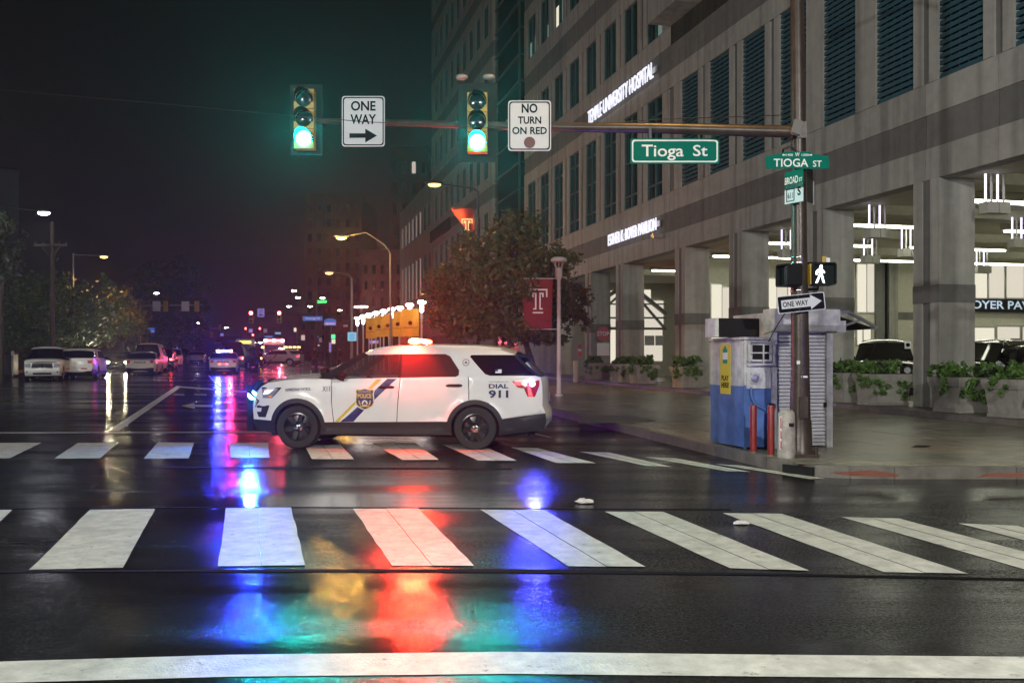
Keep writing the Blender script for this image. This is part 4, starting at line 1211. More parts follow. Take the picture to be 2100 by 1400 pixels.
hp('edge_beam', 'soffit', .46, 1.3, S0, SN, ZL + .02, 6.24)
# floor plinth under columns and planters, drive floor
pl = MB()
for i in range(20):
    a = 14 + i * 2.2
    def zz(r, s): return gz(street(r, s).y)
    pl.quadbox([(*street(AF - 1.15, a).xy, zz(AF - 1.15, a) + .10), (*street(AF + 1.25, a).xy, zz(AF + 1.2, a) + .10), (*street(AF + 1.25, a + 2.19).xy, zz(AF + 1.2, a + 2.2) + .10), (*street(AF - 1.15, a + 2.19).xy, zz(AF - 1.15, a + 2.2) + .10),
                (*street(AF - 1.15, a).xy, zz(AF - 1.15, a) + .27), (*street(AF + 1.25, a).xy, zz(AF + 1.2, a) + .27), (*street(AF + 1.25, a + 2.19).xy, zz(AF + 1.2, a + 2.2) + .27), (*street(AF - 1.15, a + 2.19).xy, zz(AF - 1.15, a + 2.2) + .27)])
tag(obj('plinth', pl, 'kerb'), kind='structure')

# back walls of the open ground floor, square to the street
SB = 40.0
def bw(name, mk, x0, x1, y0, y1, d=.0, th=.1, s=SB, parent=None):
    r0, zt = onback(x0, y0, s); r1, zb = onback(x1, y1, s)
    return hp(name, mk, min(r0, r1), max(r0, r1), s - d - th, s - d, min(zb, zt), max(zb, zt), parent)
hp('back_wall', 'soffit', 2.2, 60, SB, SB + .3, .2, 6.24)
for x0, x1, y0, y1, mk in ((1458, 1478, 584, 700, 'lit_warm'), (1480, 1497, 590, 700, 'lit_lobby'), (1572, 1590, 572, 700, 'lit_warm'), (1592, 1612, 570, 700, 'lit_lobby'), (1615, 1650, 566, 700, 'lit_warm'),
                           (1757, 1774, 542, 640, 'lit_warm'), (1777, 1790, 540, 640, 'lit_lobby'), (1757, 1766, 674, 706, 'lit_warm'), (1770, 1783, 674, 706, 'lit_warm'),
                           (1990, 2021, 548, 611, 'lit_warm'), (2027, 2056, 530, 611, 'lit_lobby'), (2063, 2096, 530, 611, 'lit_lobby'), (2104, 2150, 530, 611, 'lit_lobby'),
                           (1994, 2036, 672, 718, 'lit_warm'), (2044, 2088, 670, 716, 'lit_lobby'), (2096, 2150, 670, 716, 'lit_lobby')):
    r0, zt = onback(x0, y0, SB); r1, zb = onback(x1, y1, SB)
    fr = obj('window', MB().box(AF + r0 - .06, AF + r1 + .06, SB - .06, SB - .001, zb - .06, zt + .06), 'alum', H)
    obj('pane', MB().box(AF + r0, AF + r1, SB - .10, SB - .065, zb, zt), mk, fr)
bw('wall_pier', 'stone_dark', 1793, 1811, 520, 790, .02, .12); bw('wall_pier', 'stone', 1820, 1838, 520, 790, .02, .12); bw('wall_band', 'stone_dark', 1838, 1990, 640, 656, .0, .05)
bw('drain_pipe', 'black', 1812, 1815, 520, 760, .1, .1)
bw('desk_monitor', 'black', 2068, 2086, 694, 710, .14, .03)
fa = bw('entrance_fascia', 'black', 1912, 2260, 612, 643, .12, .25)
rc, zc = onback(2103, 627, SB)
r0_, _ = onback(1960, 627, SB)
lettering('lettering', 'K. BOYER PAVILION', 'pale_text', H, (AF + onback(2052, 627, SB)[0], SB - .38, zc), (onback(2150, 627, SB)[0] - onback(1922, 627, SB)[0]), .40, bold=.02).name = 'lettering'
# back wall by the gatehouse canopy
SC = 54.0
hp('back_wall', 'soffit', .8, 40, SC, SC + .3, .3, 6.24)
for x0, x1, y0, y1, mk in ((1228, 1262, 596, 670, 'lit_lobby'), (1312, 1334, 594, 612, 'lit_warm'), (1312, 1360, 616, 672, 'lit_lobby')):
    bw('canopy_pane', mk, x0, x1, y0, y1, .0, .04, SC)
bw('glowing_wall', 'lit_warm', 1228, 1262, 676, 760, .0, .03, SC); bw('glowing_wall', 'lit_lobby', 1312, 1358, 676, 740, .0, .03, SC)  # lit wall, no lamp: its brightness is put in as glowing sheets
for x0, x1 in ((1312, 1319), (1321, 1341), (1343, 1360)): bw('notice', 'decal_white', x0, x1, 688, 708, .05, .03, SC)
bars = MB()
for (a, b), w in ((((1313, 604), (1362, 644)), .22), (((1313, 620), (1362, 676)), .14), (((1228, 618), (1262, 596)), .2), (((1228, 640), (1262, 610)), .12), (((1226, 624), (1362, 624)), .08), (((1226, 652), (1362, 652)), .10), (((1226, 674), (1362, 674)), .14)):
    ra, za = onback(*a, SC); rb, zb = onback(*b, SC)
    bars.bar((AF + ra, SC - .25, za), (AF + rb, SC - .25, zb), w)
obj('canopy_frame', bars, 'pole_grey', H)

# big lit letters on the front
def front_letters(s_, x0, x1, y0a, y0b, mk='sign_white'):
    """x0..x1 photo columns of the word; y0a/y0b bottom and top of the last letter"""
    sa, sb = fs(x0), fs(x1)
    t = (x1 - 1050) / F; d = AF / (CT * (t + ST / CT))
    zb = CAMZ + (HOR - y0a) / F * d; zt = CAMZ + (HOR - y0b) / F * d
    o = lettering('lit_sign', s_, mk, H, (AF - .16, (sa + sb) / 2, (zb + zt) / 2), sa - sb, zt - zb, xd=(0, -1, 0), bold=-.004, thick=.05)
    mb = MB().box(AF - .09, AF - .03, sb - .2, sa, (zb + zt) / 2 - .12, (zb + zt) / 2 + .12)
    obj('sign_rail', mb, 'alum', H)
front_letters('TEMPLE UNIVERSITY HOSPITAL', 1212, 1347, 160, 126)
front_letters('ESTHER K. BOYER PAVILION', 1254, 1353, 472, 446)
fl = MB().box(AF - .5, AF - .1, fs(1365), fs(1358), 6.6, 6.75); obj('flood_lamp', fl, 'alum', H)

# ------------------------------------------------------------------ tower, glass bay, long wing
TB = thing('hospital_tower', 'tall stone hospital tower behind the right-hand green signal', 'tower', (0, 0, 0), TH)
T0, T1 = fs(1010), fs(885)
zz_ = [9.75 + 5.15 * i for i in range(7)]
panel('tower_core', 'stone_dark', AF + .46, AF + 22, T0, T1, .2, 46, TB)
ws_ = []
s = T0 + 1.4
while s + 1.5 < T1: ws_.append((s, s + 1.5)); s += 2.72
bz_ = [(8.36, 12.45)] + [(14.9 + 5.15 * i, 17.3 + 5.15 * i) for i in range(6)]
pz = 4.0
for z0, z1 in bz_:
    h = z0 - pz
    panel('wall_panel', 'stone', AF, AF + .45, T0, T1, pz, pz + h * .3, TB); panel('wall_panel', 'stone_dark', AF + .03, AF + .45, T0, T1, pz + h * .3 + .01, pz + h * .7, TB); panel('wall_panel', 'stone', AF, AF + .45, T0, T1, pz + h * .7 + .01, z0 - .01, TB)
    pz = z1
    e = [T0] + [o for w in ws_ for o in w] + [T1]
    for i in range(len(e) // 2): panel('wall_panel', 'stone', AF, AF + .45, e[2 * i], e[2 * i + 1], z0, z1 - .01, TB)
    for a, b in ws_: window(a, b, z0, z1 - .01, (), 'teal_glass', TB, 1)
panel('wall_panel', 'stone', AF, AF + .45, T0, T1, pz, 46, TB)
panel('wall_panel', 'stone_dark', AF, AF + .45, T0, T1, .2, 3.99, TB)
GB = thing('glass_bay', 'dark glazed bay with thin metal lines between tower and hospital front', 'building', (0, 0, 0), TH)
g0, g1 = fs(1060), T0 - .05
panel('glass_skin', 'dark_glass', AF + .2, AF + 12, g0, g1, .3, 44, GB)
gm = MB()
for z in (5.6, 7.3, 12.7, 14.4, 16.1, 17.8, 19.6, 21.3, 23.0, 24.7, 26.4, 28.2, 29.9):
    gm.box(AF + .12, AF + .19, g0, g1, z - .04, z + .04); gm.box(AF + .12, AF + 6, g0 - .06, g0 - .005, z - .04, z + .04)
gm.box(AF + .1, AF + .22, g0 - .08, g0 + .02, .3, 44)
obj('glazing_bar', gm, 'frame_teal', GB)
panel('stone_corner', 'stone', AF + .05, AF + 10, SN + .02, g0 - .3, .3, 7.2, GB)
panel('lit_window', 'lit_green', AF + .6, AF + 1.6, g0 - .05, g0 - .01, 19.9, 22.6, GB)
WG = thing('hospital_wing', 'lower stone wing with rows of pale lit windows left of the tree', 'building', (0, 0, 0), TH)
w0, w1 = T1 + .1, fs(820)
panel('wing_core', 'stone_dark', AF + .46, AF + 20, w0, w1, .5, 19.2, WG)
s = w0 + .8; wl = []
while s + 1.5 < w1 - .8: wl.append((s, s + 1.55)); s += 2.75
pz = .5
for z0, z1 in ((6.0, 7.6), (8.36, 12.45), (14.9, 17.3)):
    panel('wall_panel', 'stone', AF, AF + .45, w0, w1, pz, z0 - .01, WG); pz = z1
    e = [w0] + [o for w in wl for o in w] + [w1]
    for i in range(len(e) // 2): panel('wall_panel', 'stone', AF, AF + .45, e[2 * i], e[2 * i + 1], z0, z1 - .01, WG)
    for i, (a, b) in enumerate(wl): window(a, b, z0, z1 - .01, (), 'lit_pink' if i >= 2 else 'dark_glass', WG, 1)
panel('wall_panel', 'stone', AF, AF + .45, w0, w1, pz, 19.4, WG)
panel('dark_sign', 'sign_black', AF - .12, AF - .01, fs(924), fs(884), 13.1, 14.2, WG)
# far dark blocks
def block(name, label, px0, px1, pytop, d, depth, mk, rows, cols_, lit=(), cat='building', mkw='dark_glass', turn=0.0):
    x0 = (px0 - 1050) / F * d; x1 = (px1 - 1050) / F * d; zt = CAMZ + (HOR - pytop) / F * d; zb = gz(d) - .3
    w = x1 - x0; h = zt - zb
    t = thing(name, label, cat, (x1 - w * math.cos(turn), d - w * math.sin(turn), zb), turn)
    obj('wall', MB().box(0, w, 0, depth, 0, h).box(-.15, w + .15, -.15, .3, h, h + .5), mk, t)
    for r in range(rows):
        for c in range(cols_):
            cw = w / cols_; rh = (h - 4) / max(rows, 1)
            a = cw * (c + .25); z = 3.4 + rh * r
            wo = obj('window', MB().box(a, a + cw * .5, -.08, -.005, z, z + rh * .6), 'far_wall', t)
            obj('pane', MB().box(a + .08, a + cw * .5 - .08, -.10, -.085, z + .08, z + rh * .6 - .08), 'lit_pink' if (r, c) in lit else mkw, wo)
    return t
block('tower_block', 'dark tower block far behind with one lit window near its top', 800, 878, 306, 150, 20, 'far_wall', 9, 4, ((8, 2),))
block('apartment_block', 'dark wide block far down the street behind the sodium lamp', 626, 742, 402, 230, 25, 'far_wall', 10, 6)
block('brick_building', 'dark red brick building behind the gold banners', 742, 826, 520, 126, 14, 'far_brick', 5, 5)
block('low_shop_building', 'low shop building below the sodium lamp pole', 690, 780, 668, 112, 10, 'far_brick', 1, 5, ((0, 1),))
block('shop_building', 'small dark shop building right of the far crossing patrol car', 612, 690, 648, 150, 12, 'far_wall', 2, 4, ((0, 0),))
block('slab_block', 'blue grey slab block at the left edge above the trees', -260, 38, 356, 150, 20, 'far_blue_wall', 3, 2, turn=.5)
block('shop_building', 'low dark shop front at the far left behind the white parked car', -80, 118, 668, 86, 10, 'far_wall', 1, 4, turn=.42)
block('corner_house', 'dark building far down the left side behind the parked cars', 118, 300, 640, 120, 14, 'far_wall', 2, 6, turn=.4)
block('distant_block', 'dim distant block closing the street between the signals', 400, 520, 690, 300, 20, 'far_wall', 2, 4)
# ------------------------------------------------------------------ signal pole at the right-hand corner
PB = G(1641, 936, .15)
POLE_D = PB.y
def arm_at(px):            # mast arm runs from the pole out over the street
    a = Vector((PB.x, PB.y)); b = Vector(((625 - 1050) / F * 16.4, 16.4))
    t = (px - 1050) / F
    # a + k (b-a): x = t*d
    k_ = (t * a.y - a.x) / ((b.x - a.x) - t * (b.y - a.y))
    return a.lerp(b, k_)
SPL = thing('signal_pole', 'brown steel signal pole with a long mast arm on the right-hand corner', 'signal pole', PB)
def lp(px, py, d): return at(px, py, d) - PB
mb = MB()
hgt = 9.6
mb.tube([(0, 0, .06), (0, 0, 1.2), (-.02, 0, 4), (-.07, 0, hgt - .2), (-.08, 0, hgt)], [.155, .128, .105, .085, .05], 18)
obj('pole', mb, 'pole_brown', SPL, True)
fb = MB().box(-.21, .21, -.21, .21, .0, .05)
fb.lathe([(.20, .05), (.17, .12), (.155, .5)], 18)
for x in (-.17, .17):
    for y in (-.17, .17): fb.tube([(x, y, .04), (x, y, .15)], .03, 6)
obj('base_flange', fb, 'pole_brown', SPL, True)
obj('hand_hole', MB().box(-.06, .06, -.17, -.13, .55, .85), 'pole_brown', SPL)
armp = []
for px, py in ((1612, 270), (1350, 263), (1140, 261), (980, 258), (850, 253), (700, 249), (600, 247)):
    q = arm_at(px); armp.append(at(px, py, q.y) - PB)
am = MB().tube([Vector((-.06, 0, armp[0].z - .03)), armp[0]] + armp[1:], [.10, .088, .078, .07, .062, .055, .048, .04], 14)
obj('mast_arm', am, 'pole_brown', SPL, True)
cl = MB().box(-.14, .06, -.115, .10, armp[0].z - .13, armp[0].z + .10); obj('arm_clamp', cl, 'pole_brown', SPL)
for z0 in (546, 552, 576, 583):
    z = lp(1640, z0 - 18, POLE_D).z
for py in (529, 540, 586, 596):
    z = lp(1640, py, POLE_D).z
    obj('steel_band', MB().lathe([(.116, z - .012), (.118, z), (.116, z + .012)], 18, o=(-.02, 0, 0)), 'steel', SPL, True)
# street lamp head carried by the same pole above the frame
z = hgt - .3
obj('lamp_arm', MB().tube([(-.07, 0, z), (-.6, .0, z + .30), (-1.6, .0, z + .42), (-2.3, .0, z + .42)], [.05, .04, .035, .03], 8), 'pole_brown', SPL, True)
own_light(SPL, (-2.62, 0, z + .22), 900, (1.0, .55, .14), .12, 95, (-.05, -.15, -1))
lh = obj('lamp_head', MB().ball((-2.6, 0, z + .46), .38, .16, .10, 12, 7), 'pole_grey', SPL, True)
obj('lamp_lens', MB().ball((-2.62, 0, z + .37), .22, .12, .07, 12, 7), 'sodium', lh, True)
# flood lamp on the arm clamp, stickers
fl = MB().box(-.06, .06, -.03, .03, -.11, .11, Matrix.Translation(lp(1634, 262, POLE_D - .2)) @ Matrix.Rotation(R(18), 4, 'Y') @ Matrix.Rotation(R(-18), 4, 'X')); obj('detector', fl, 'alum', SPL)
st = lp(1634, 744, POLE_D)
for px, py, w, h in ((1632, 743, .045, .05), (1644, 772, .09, .025)):
    c_ = lp(px, py, POLE_D); obj('sticker', MB().box(c_.x - w / 2, c_.x + w / 2, -.128, -.119, c_.z - h / 2, c_.z + h / 2), 'decal_white', SPL)
wr_ = MB().tube([lp(1604, 322, POLE_D), lp(1606, 306, POLE_D - .15), lp(1622, 300, POLE_D - .15), lp(1634, 312, POLE_D - .12), lp(1636, 330, POLE_D - .12)], .018, 6)
obj('cable', wr_, 'wire', SPL, True)

def signal_head(name, label, pos, w, h, lit, rz=0.0, vis=True, parent_off=None, group=None, face='signal_yellow', far=None):
    """three-light head; pos is its centre"""
    t = thing(name, label, 'traffic light', pos, rz, group)
    b = MB()
    for i in range(3):
        z = h * (1 - i) / 3
        b.box(-w / 2, w / 2, -.08, .12, z - h / 6 + .006, z + h / 6 - .006)
    b.box(-w * .4, w * .4, -.05, .09, -h / 2, h / 2)
    obj('housing', b, face, t)
    r = w * .41
    for i, c in enumerate(('red', 'yellow', 'green')):
        z = h * (1 - i) / 3
        on = c == lit
        ln = obj('lens', MB().lathe([(.001, -.115), (r * .6, -.108), (r, -.09), (r, -.07)], 20, o=(0, 0, z), axis='y'), {'green': 'green_on', 'red': 'red_on', 'yellow': 'far_amber'}[c] if on and not far else (far if on else 'signal_dark'), t, True)
        if vis:
            vz = MB()
            n = 14; L = .24
            rows = []
            for k_ in range(n + 1):
                a = R(-20 + 220 * k_ / n)
                c_, s_ = math.cos(a), math.sin(a)
                rows.append([(r * 1.07 * c_, -.07, z + r * 1.07 * s_), (r * 1.07 * c_, -.07 - L * (.35 + .65 * max(0, s_)), z + r * 1.07 * s_), (r * 1.14 * c_, -.07 - L * (.35 + .65 * max(0, s_)), z + r * 1.14 * s_), (r * 1.14 * c_, -.07, z + r * 1.14 * s_)])
            vz.grid(rows)
            obj('visor', vz, 'black', t, True)
    br = MB().bar((0, .10, 0), (0, .22, 0), .12, .5); obj('bracket', br, 'black', t)
    return t
def sign_on_arm(px, py, dx=.0):
    q = arm_at(px); return at(px, py, q.y - .22 + dx)
def pxm(px): return arm_at(px).y / F       # metres per photo pixel at the arm
s1 = signal_head('traffic_light', 'yellow traffic light showing green at the far left end of the mast arm', sign_on_arm(625, 246), 40 * pxm(625), 121 * pxm(625), 'green')
s2 = signal_head('traffic_light', 'yellow traffic light showing green between the two white arm signs', sign_on_arm(979, 253), 40 * pxm(979), 121 * pxm(979), 'green')
bp_ = MB().box(-.30, .30, .125, .135, -.58, .66); obj('backplate', bp_, 'black', s2)
for x in (-.24, .18): obj('bird_guard', MB().ball((x, -.02, .71), .10, .05, .05, 8, 5), 'pole_grey', s2, True)
obj('backplate', MB().box(-.27, .27, .125, .135, -.56, .62), 'black', s1)
for s_ in (s1, s2):
    own_light(s_, (0, -.22, -121 * pxm(700) / 3), 800, (.004, .92, .80), .13, 84, (0, -1, .02), .9)
    own_light(s_, (0, -.2, -121 * pxm(700) / 3), 420, (.004, .92, .80), .15, 170, (0, -1, -.2), .3)

def white_sign(px, py, label, build, w=87, h=102):
    m = pxm(px); t = thing('road_sign', label, 'road sign', sign_on_arm(px, py))
    W_, H_ = w * m, h * m
    po = rrect(W_, H_, .05)
    obj('sign_plate', MB().prism(po, 0, .012), 'sign_face', t)
    obj('sign_border', ring(rrect(W_ - .035, H_ - .035, .045), .018, -.004, .001), 'sign_black', t)
    obj('bracket', MB().bar((0, .012, 0), (0, .2, 0), .06, .3), 'pole_grey', t)
    build(t, m)
    return t
def b1(t, m):
    lettering('lettering', 'ONE', 'sign_black', t, (0, -.003, 31 * m), 50 * m, 20 * m, bold=.025)
    lettering('lettering', 'WAY', 'sign_black', t, (0, -.003, 4 * m), 52 * m, 20 * m, bold=.025)
    a = [(-28, 4.5), (-28, -4.5), (4, -4.5), (4, -14), (28, 0), (4, 14), (4, 4.5)]
    obj('arrow', MB().prism([(x * m, z * m - 29 * m) for x, z in a], -.004, -.001), 'sign_black', t)
white_sign(745, 249, 'white road sign reading ONE WAY with a black arrow on the mast arm', b1)
def b2(t, m):
    lettering('lettering', 'NO', 'sign_black', t, (0, -.003, 35 * m), 32 * m, 19 * m, bold=.03)
    lettering('lettering', 'TURN', 'sign_black', t, (0, -.003, 11 * m), 47 * m, 15 * m, bold=.025)
    lettering('lettering', 'ON RED', 'sign_black', t, (0, -.003, -10 * m), 70 * m, 15 * m, bold=.025)
    obj('red_disc', MB().lathe([(.001, -.004), (11.5 * m, -.004), (11.5 * m, -.001)], 24, o=(0, 0, -34 * m), axis='y'), 'sign_red', t)
white_sign(1086, 258, 'white road sign reading NO TURN ON RED on the mast arm', b2)
# wide green street sign hung under the arm
m = pxm(1384)
t = thing('street_sign', 'wide green street sign reading Tioga St hung under the mast arm', 'street sign', sign_on_arm(1384, 310, .18))
obj('sign_plate', MB().prism(rrect(182 * m, 52 * m, .02), 0, .012), 'sign_green', t)
obj('sign_border', ring(rrect(176 * m, 46 * m, .04), 3 * m, -.004, .001), 'sign_text', t)
lettering('lettering', 'Tioga', 'sign_text', t, (-25 * m, -.003, -3 * m), 86 * m, 32 * m, bold=.012)
lettering('lettering', 'St', 'sign_text', t, (52 * m, -.003, 1 * m), 30 * m, 23 * m, bold=.012)
for x in (-50, 55): obj('hanger', MB().bar((x * m, .03, 26 * m), (x * m, .03, 50 * m), .02, .04), 'pole_dark', t)
# pole-top street name plates
m = (POLE_D - .16) / F
t = thing('street_sign', 'green street sign reading TIOGA ST with sloping top on the brown pole', 'street sign', at(1635, 329, POLE_D - .16))
po = [(-64, 9), (-64, -17), (65, -17), (65, 8), (35, 14), (22, 18), (-22, 18), (-36, 14)]
obj('sign_plate', MB().prism([(x * m, z * m) for x, z in po], 0, .012), 'sign_green', t)
lettering('lettering', 'TIOGA', 'sign_text', t, (-13 * m, -.003, -5 * m), 71 * m, 17 * m, bold=.015)
lettering('lettering', 'ST', 'sign_text', t, (41 * m, -.003, -7 * m), 18 * m, 13 * m, bold=.01)
lettering('lettering', '1400', 'sign_text', t, (-16 * m, -.003, 11 * m), 14 * m, 5 * m, bold=.01); lettering('lettering', 'W', 'sign_text', t, (0, -.003, 12 * m), 9 * m, 8 * m, bold=.015); lettering('lettering', '1300', 'sign_text', t, (16 * m, -.003, 11 * m), 14 * m, 5 * m, bold=.01)
for s_ in (-1, 1): obj('arrow', MB().prism([(s_ * x * m, (11 + z) * m) for x, z in (((24, 1), (24, -1), (28, -1), (28, -2.5), (31, 0), (28, 2.5), (28, 1)))], -.004, -.001), 'sign_text', t)
def tilted_plate(name, label, px, py, rz, build, off=-.16):
    t = thing(name, label, 'street sign', at(px, py, POLE_D + off), R(rz)); build(t, (POLE_D + off) / F); return t
def p1(t, m):
    obj('sign_plate', MB().box(-24 * m, 26 * m, 0, .012, -20 * m, 18 * m), 'sign_green', t)
    lettering('lettering', 'BROAD', 'sign_text', t, (-5 * m, -.003, -1 * m), 36 * m, 15 * m, bold=.015); lettering('lettering', 'ST', 'sign_text', t, (20 * m, -.003, -3 * m), 9 * m, 8 * m, bold=.01)
tilted_plate('street_sign', 'small green street sign reading BROAD ST turned edgeways on the brown pole', 1627, 368, -60, p1)
def p2(t, m):
    obj('sign_plate', MB().box(-24 * m, 26 * m, 0, .012, -19 * m, 19 * m), 'sign_face', t)
    obj('route_frame', ring(rrect(22 * m, 26 * m, .01), 1.5 * m, -.004, -.001), 'sign_black', t).location = (-8 * m, 0, -2 * m)
    lettering('lettering', '611', 'sign_black', t, (-8 * m, -.003, -3 * m), 15 * m, 12 * m, bold=.01); lettering('lettering', 'S', 'sign_black', t, (16 * m, -.003, 3 * m), 9 * m, 18 * m, bold=.03)
tilted_plate('route_sign', 'small white route sign 611 S below the green plate on the brown pole', 1627, 397, -60, p2)
t = thing('road_sign', 'dark sign back with white edge behind the upper brown pole', 'road sign', at(1658, 380, POLE_D + .12), R(50))
obj('sign_plate', MB().box(-.16, .16, 0, .012, -.24, .24), 'pole_dark', t); obj('sign_edge', MB().box(.161, .20, .0, .012, -.25, .10), 'sign_face', t)
# black ONE WAY arrow, tilted
m = (POLE_D - .2) / F
t = thing('road_sign', 'black and white ONE WAY arrow sign tilted across the brown pole', 'road sign', at(1643, 621, POLE_D - .2))
t.rotation_euler = (0, R(-6), 0)
obj('sign_plate', MB().prism(rrect(98 * m, 36 * m, .02), 0, .012), 'sign_face', t)
obj('sign_field', MB().prism(rrect(94 * m, 33 * m, .018), -.004, -.001), 'sign_black', t)
obj('arrow', MB().prism([(x * m, z * m) for x, z in ((-41, -9), (19, -9), (19, -15), (42, 0), (19, 15), (19, 9), (-41, 9))], -.008, -.005), 'sign_face', t)
lettering('lettering', 'ONE WAY', 'sign_black', t, (-12 * m, -.010, 0), 52 * m, 11 * m, bold=.02)
for z in (-14, 14): obj('bolt', MB().lathe([(.001, -.012), (.008, -.01), (.008, -.004)], 8, o=(-5 * m, 0, z * m), axis='y'), 'steel', t)
# pedestrian signals
m = (POLE_D - .1) / F
def ped(px, py, label, rz, lit):
    t = thing('pedestrian_signal', label, 'pedestrian signal', at(px, py, POLE_D - .1), R(rz))
    obj('housing', MB().prism(rrect(48 * m, 46 * m, .04), -.10, .06), 'black', t)
    obj('side_door', MB().box(-27 * m, -24.5 * m, -.10, .04, -21 * m, 21 * m), 'signal_yellow', t)
    obj('hood', ring(rrect(48 * m, 46 * m, .04), 2.5 * m, -.17, -.10), 'black', t)
    obj('screen', MB().box(-21 * m, 21 * m, -.104, -.101, -20 * m, 20 * m), 'signal_dark', t)
    if lit:
        w = MB(); o = Vector((-8 * m, -.108, 0))
        def P3(x, z): return o + Vector((x * m, 0, z * m))
        w.ball(P3(3, 15), 3 * m, .002, 3.6 * m, 10, 6)
        w.prism([(o.x + x * m, z * m) for x, z in ((-1, 12), (4, 12), (6, 4), (5, -2), (0, -2), (-3, 5))], o.y - .002, o.y)
        for a, b, wd in (((4, 10), (10, 2), 2.6), ((-1, 10), (-7, 4), 2.6), ((-7, 4), (-6, -2), 2.4), ((1, -1), (-6, -17), 3.6), ((4, -1), (8, -17), 3.6), ((-6, -17), (-8, -17), 2.4), ((8, -17), (10, -17), 2.4)):
            w.bar(P3(*a), P3(*b), wd * m, .003, up=Vector((0, 1, 0)))
        obj('walk_figure', w, 'walk_on', t)
    return t
p = ped(1684, 563, 'black pedestrian signal with lit white walking figure right of the brown pole', 0, True)
obj('bracket', MB().tube([(-44 * m, .1, 24 * m), (-6 * m, .1, 25 * m), (-6 * m, .1, 20 * m)], .018, 6), 'black', p, True)
obj('bracket', MB().tube([(-44 * m, .1, -30 * m), (-2 * m, .1, -29 * m), (-2 * m, .1, -22 * m)], .02, 6), 'black', p, True)
obj('top_box', MB().box(0, 9 * m, -.04, .04, 23 * m, 37 * m), 'signal_yellow', p); obj('top_cap', MB().box(9.5 * m, 17 * m, -.03, .04, 23 * m, 34 * m), 'alum', p)
ped(1625, 565, 'dark pedestrian signal seen from the side left of the brown pole', -75, False)

# ------------------------------------------------------------------ kiosk
KC = G(1526, 921, .15)
K = thing('street_kiosk', 'blue and white street kiosk with a closed roller shutter and black roof sign', 'kiosk', KC, TH)
kw = (1585 - 1526) / F * KC.y * 1.03; kl = 1.15; kh = 1.66
B = MB()
def kb(name, mk, x0, x1, y0, y1, z0, z1, par=None): return obj(name, MB().box(x0, x1, y0, y1, z0, z1), mk, par or K)
kb('lower_wall', 'kiosk_blue', 0, kw, 0, kl, .03, .95); kb('upper_wall', 'kiosk_white', .004, kw - .004, .004, kl, .95, kh)
kb('blue_band', 'kiosk_blue', -.012, .0, .02, kl * .99, .70, .955)
kb('wall_sheet', 'kiosk_white', -.014, -.002, .02, kl - .02, .956, kh - .03)
kb('roof_edge', 'kiosk_white', -.03, kw + .01, -.03, kl + .02, kh + .002, kh + .04)
kb('corner_trim', 'kiosk_blue', -.01, .035, -.014, -.001, .0, .97)
sx0, sx1 = kw + .005, kw + 1.06
kb('shutter_wall', 'kiosk_white', sx0, sx1, .10, kl + .1, .03, 2.08)
for x in (sx0, sx1 - .10): kb('shutter_guide', 'kiosk_white', x, x + .10, -.0, .10, .0, 1.80)
n = 31
for i in range(n):
    z = .03 + i * (1.72 / n); zz1 = z + 1.72 / n
    s_ = MB().quadbox([(sx0 + .10, .055, z), (sx1 - .10, .055, z), (sx1 - .10, .095, z), (sx0 + .10, .095, z), (sx0 + .10, .072, zz1 - .014), (sx1 - .10, .072, zz1 - .014), (sx1 - .10, .095, zz1 - .014), (sx0 + .10, .095, zz1 - .014)])
    if i == 0: slat_me = s_.mesh('shutter_slat', M['shutter']); link('shutter_slat', slat_me, K)
    else: link('shutter_slat', slat_me, K, (0, 0, z - .03))
hb = MB().prism([(0, 0), (0, 0)], 0, 1) if False else MB()
hb.quadbox([(sx0 - .03, -.10, 1.80), (sx1 + .03, -.10, 1.80), (sx1 + .03, .2, 1.75), (sx0 - .03, .2, 1.75), (sx0 - .03, -.16, 1.88), (sx1 + .03, -.16, 1.88), (sx1 + .03, .2, 1.88), (sx0 - .03, .2, 1.88)])
hb.box(sx0 - .03, sx1 + .03, -.16, .2, 1.882, 2.13)
obj('shutter_box', hb, 'kiosk_white', K)
kb('padlock', 'black', sx1 - .13, sx1 - .08, .0, .05, .62, .69); kb('lock_bolt', 'alum', sx1 - .01, sx1 + .05, -.02, .03, .64, .68)
kb('padlock', 'black', sx0 - .04, sx0 + .03, -.05, -.005, .62, .69)
# roof sign box
kb('roof_sign', 'black', -.24, kw - .004, .36, .72, kh + .05, kh + .34); kb('sign_end', 'kiosk_white', -.30, -.243, .36, .72, kh + .05, kh + .34)
# barred air conditioner
ac = kb('air_conditioner', 'kiosk_white', .05, kw - .02, -.07, -.002, kh - .33, kh - .04)
kb('fan_grille', 'black', .10, kw - .07, -.074, -.070, kh - .30, kh - .08, ac)
bars = MB()
for z in (kh - .37, kh - .20, kh - .04): bars.bar((.03, -.10, z), (kw, -.10, z), .018)
for x in (.04, kw * .6, kw - .01): bars.bar((x, -.10, kh - .38), (x, -.10, kh - .03), .018)
obj('cage', bars, 'kiosk_white', ac)
kb('meter_board', 'kiosk_white', .03, kw - .01, -.03, -.003, .92, 1.16)
obj('meter', MB().lathe([(.001, -.14), (.045, -.135), (.055, -.10), (.055, -.03)], 18, o=(.14, 0, 1.08), axis='y'), 'alum', K, True)
kb('meter_base', 'shutter', .08, .22, -.05, -.031, .99, 1.16)
obj('conduit', MB().tube([(.10, -.03, .94), (.10, -.04, .80), (.16, -.04, .68), (.30, -.04, .62), (.40, -.04, .55), (.42, -.04, .45)], .02, 6), 'kiosk_blue', K, True)
ys_ = MB().box(-.022, -.016, kl * .36, kl * .66, .82, 1.60)
yo = obj('poster', ys_, 'yellow_sign', K)
lettering('lettering', 'PLAY', 'sign_black', yo, (-.024, kl * .51, 1.07), .24, .085, xd=(0, -1, 0), bold=.03)
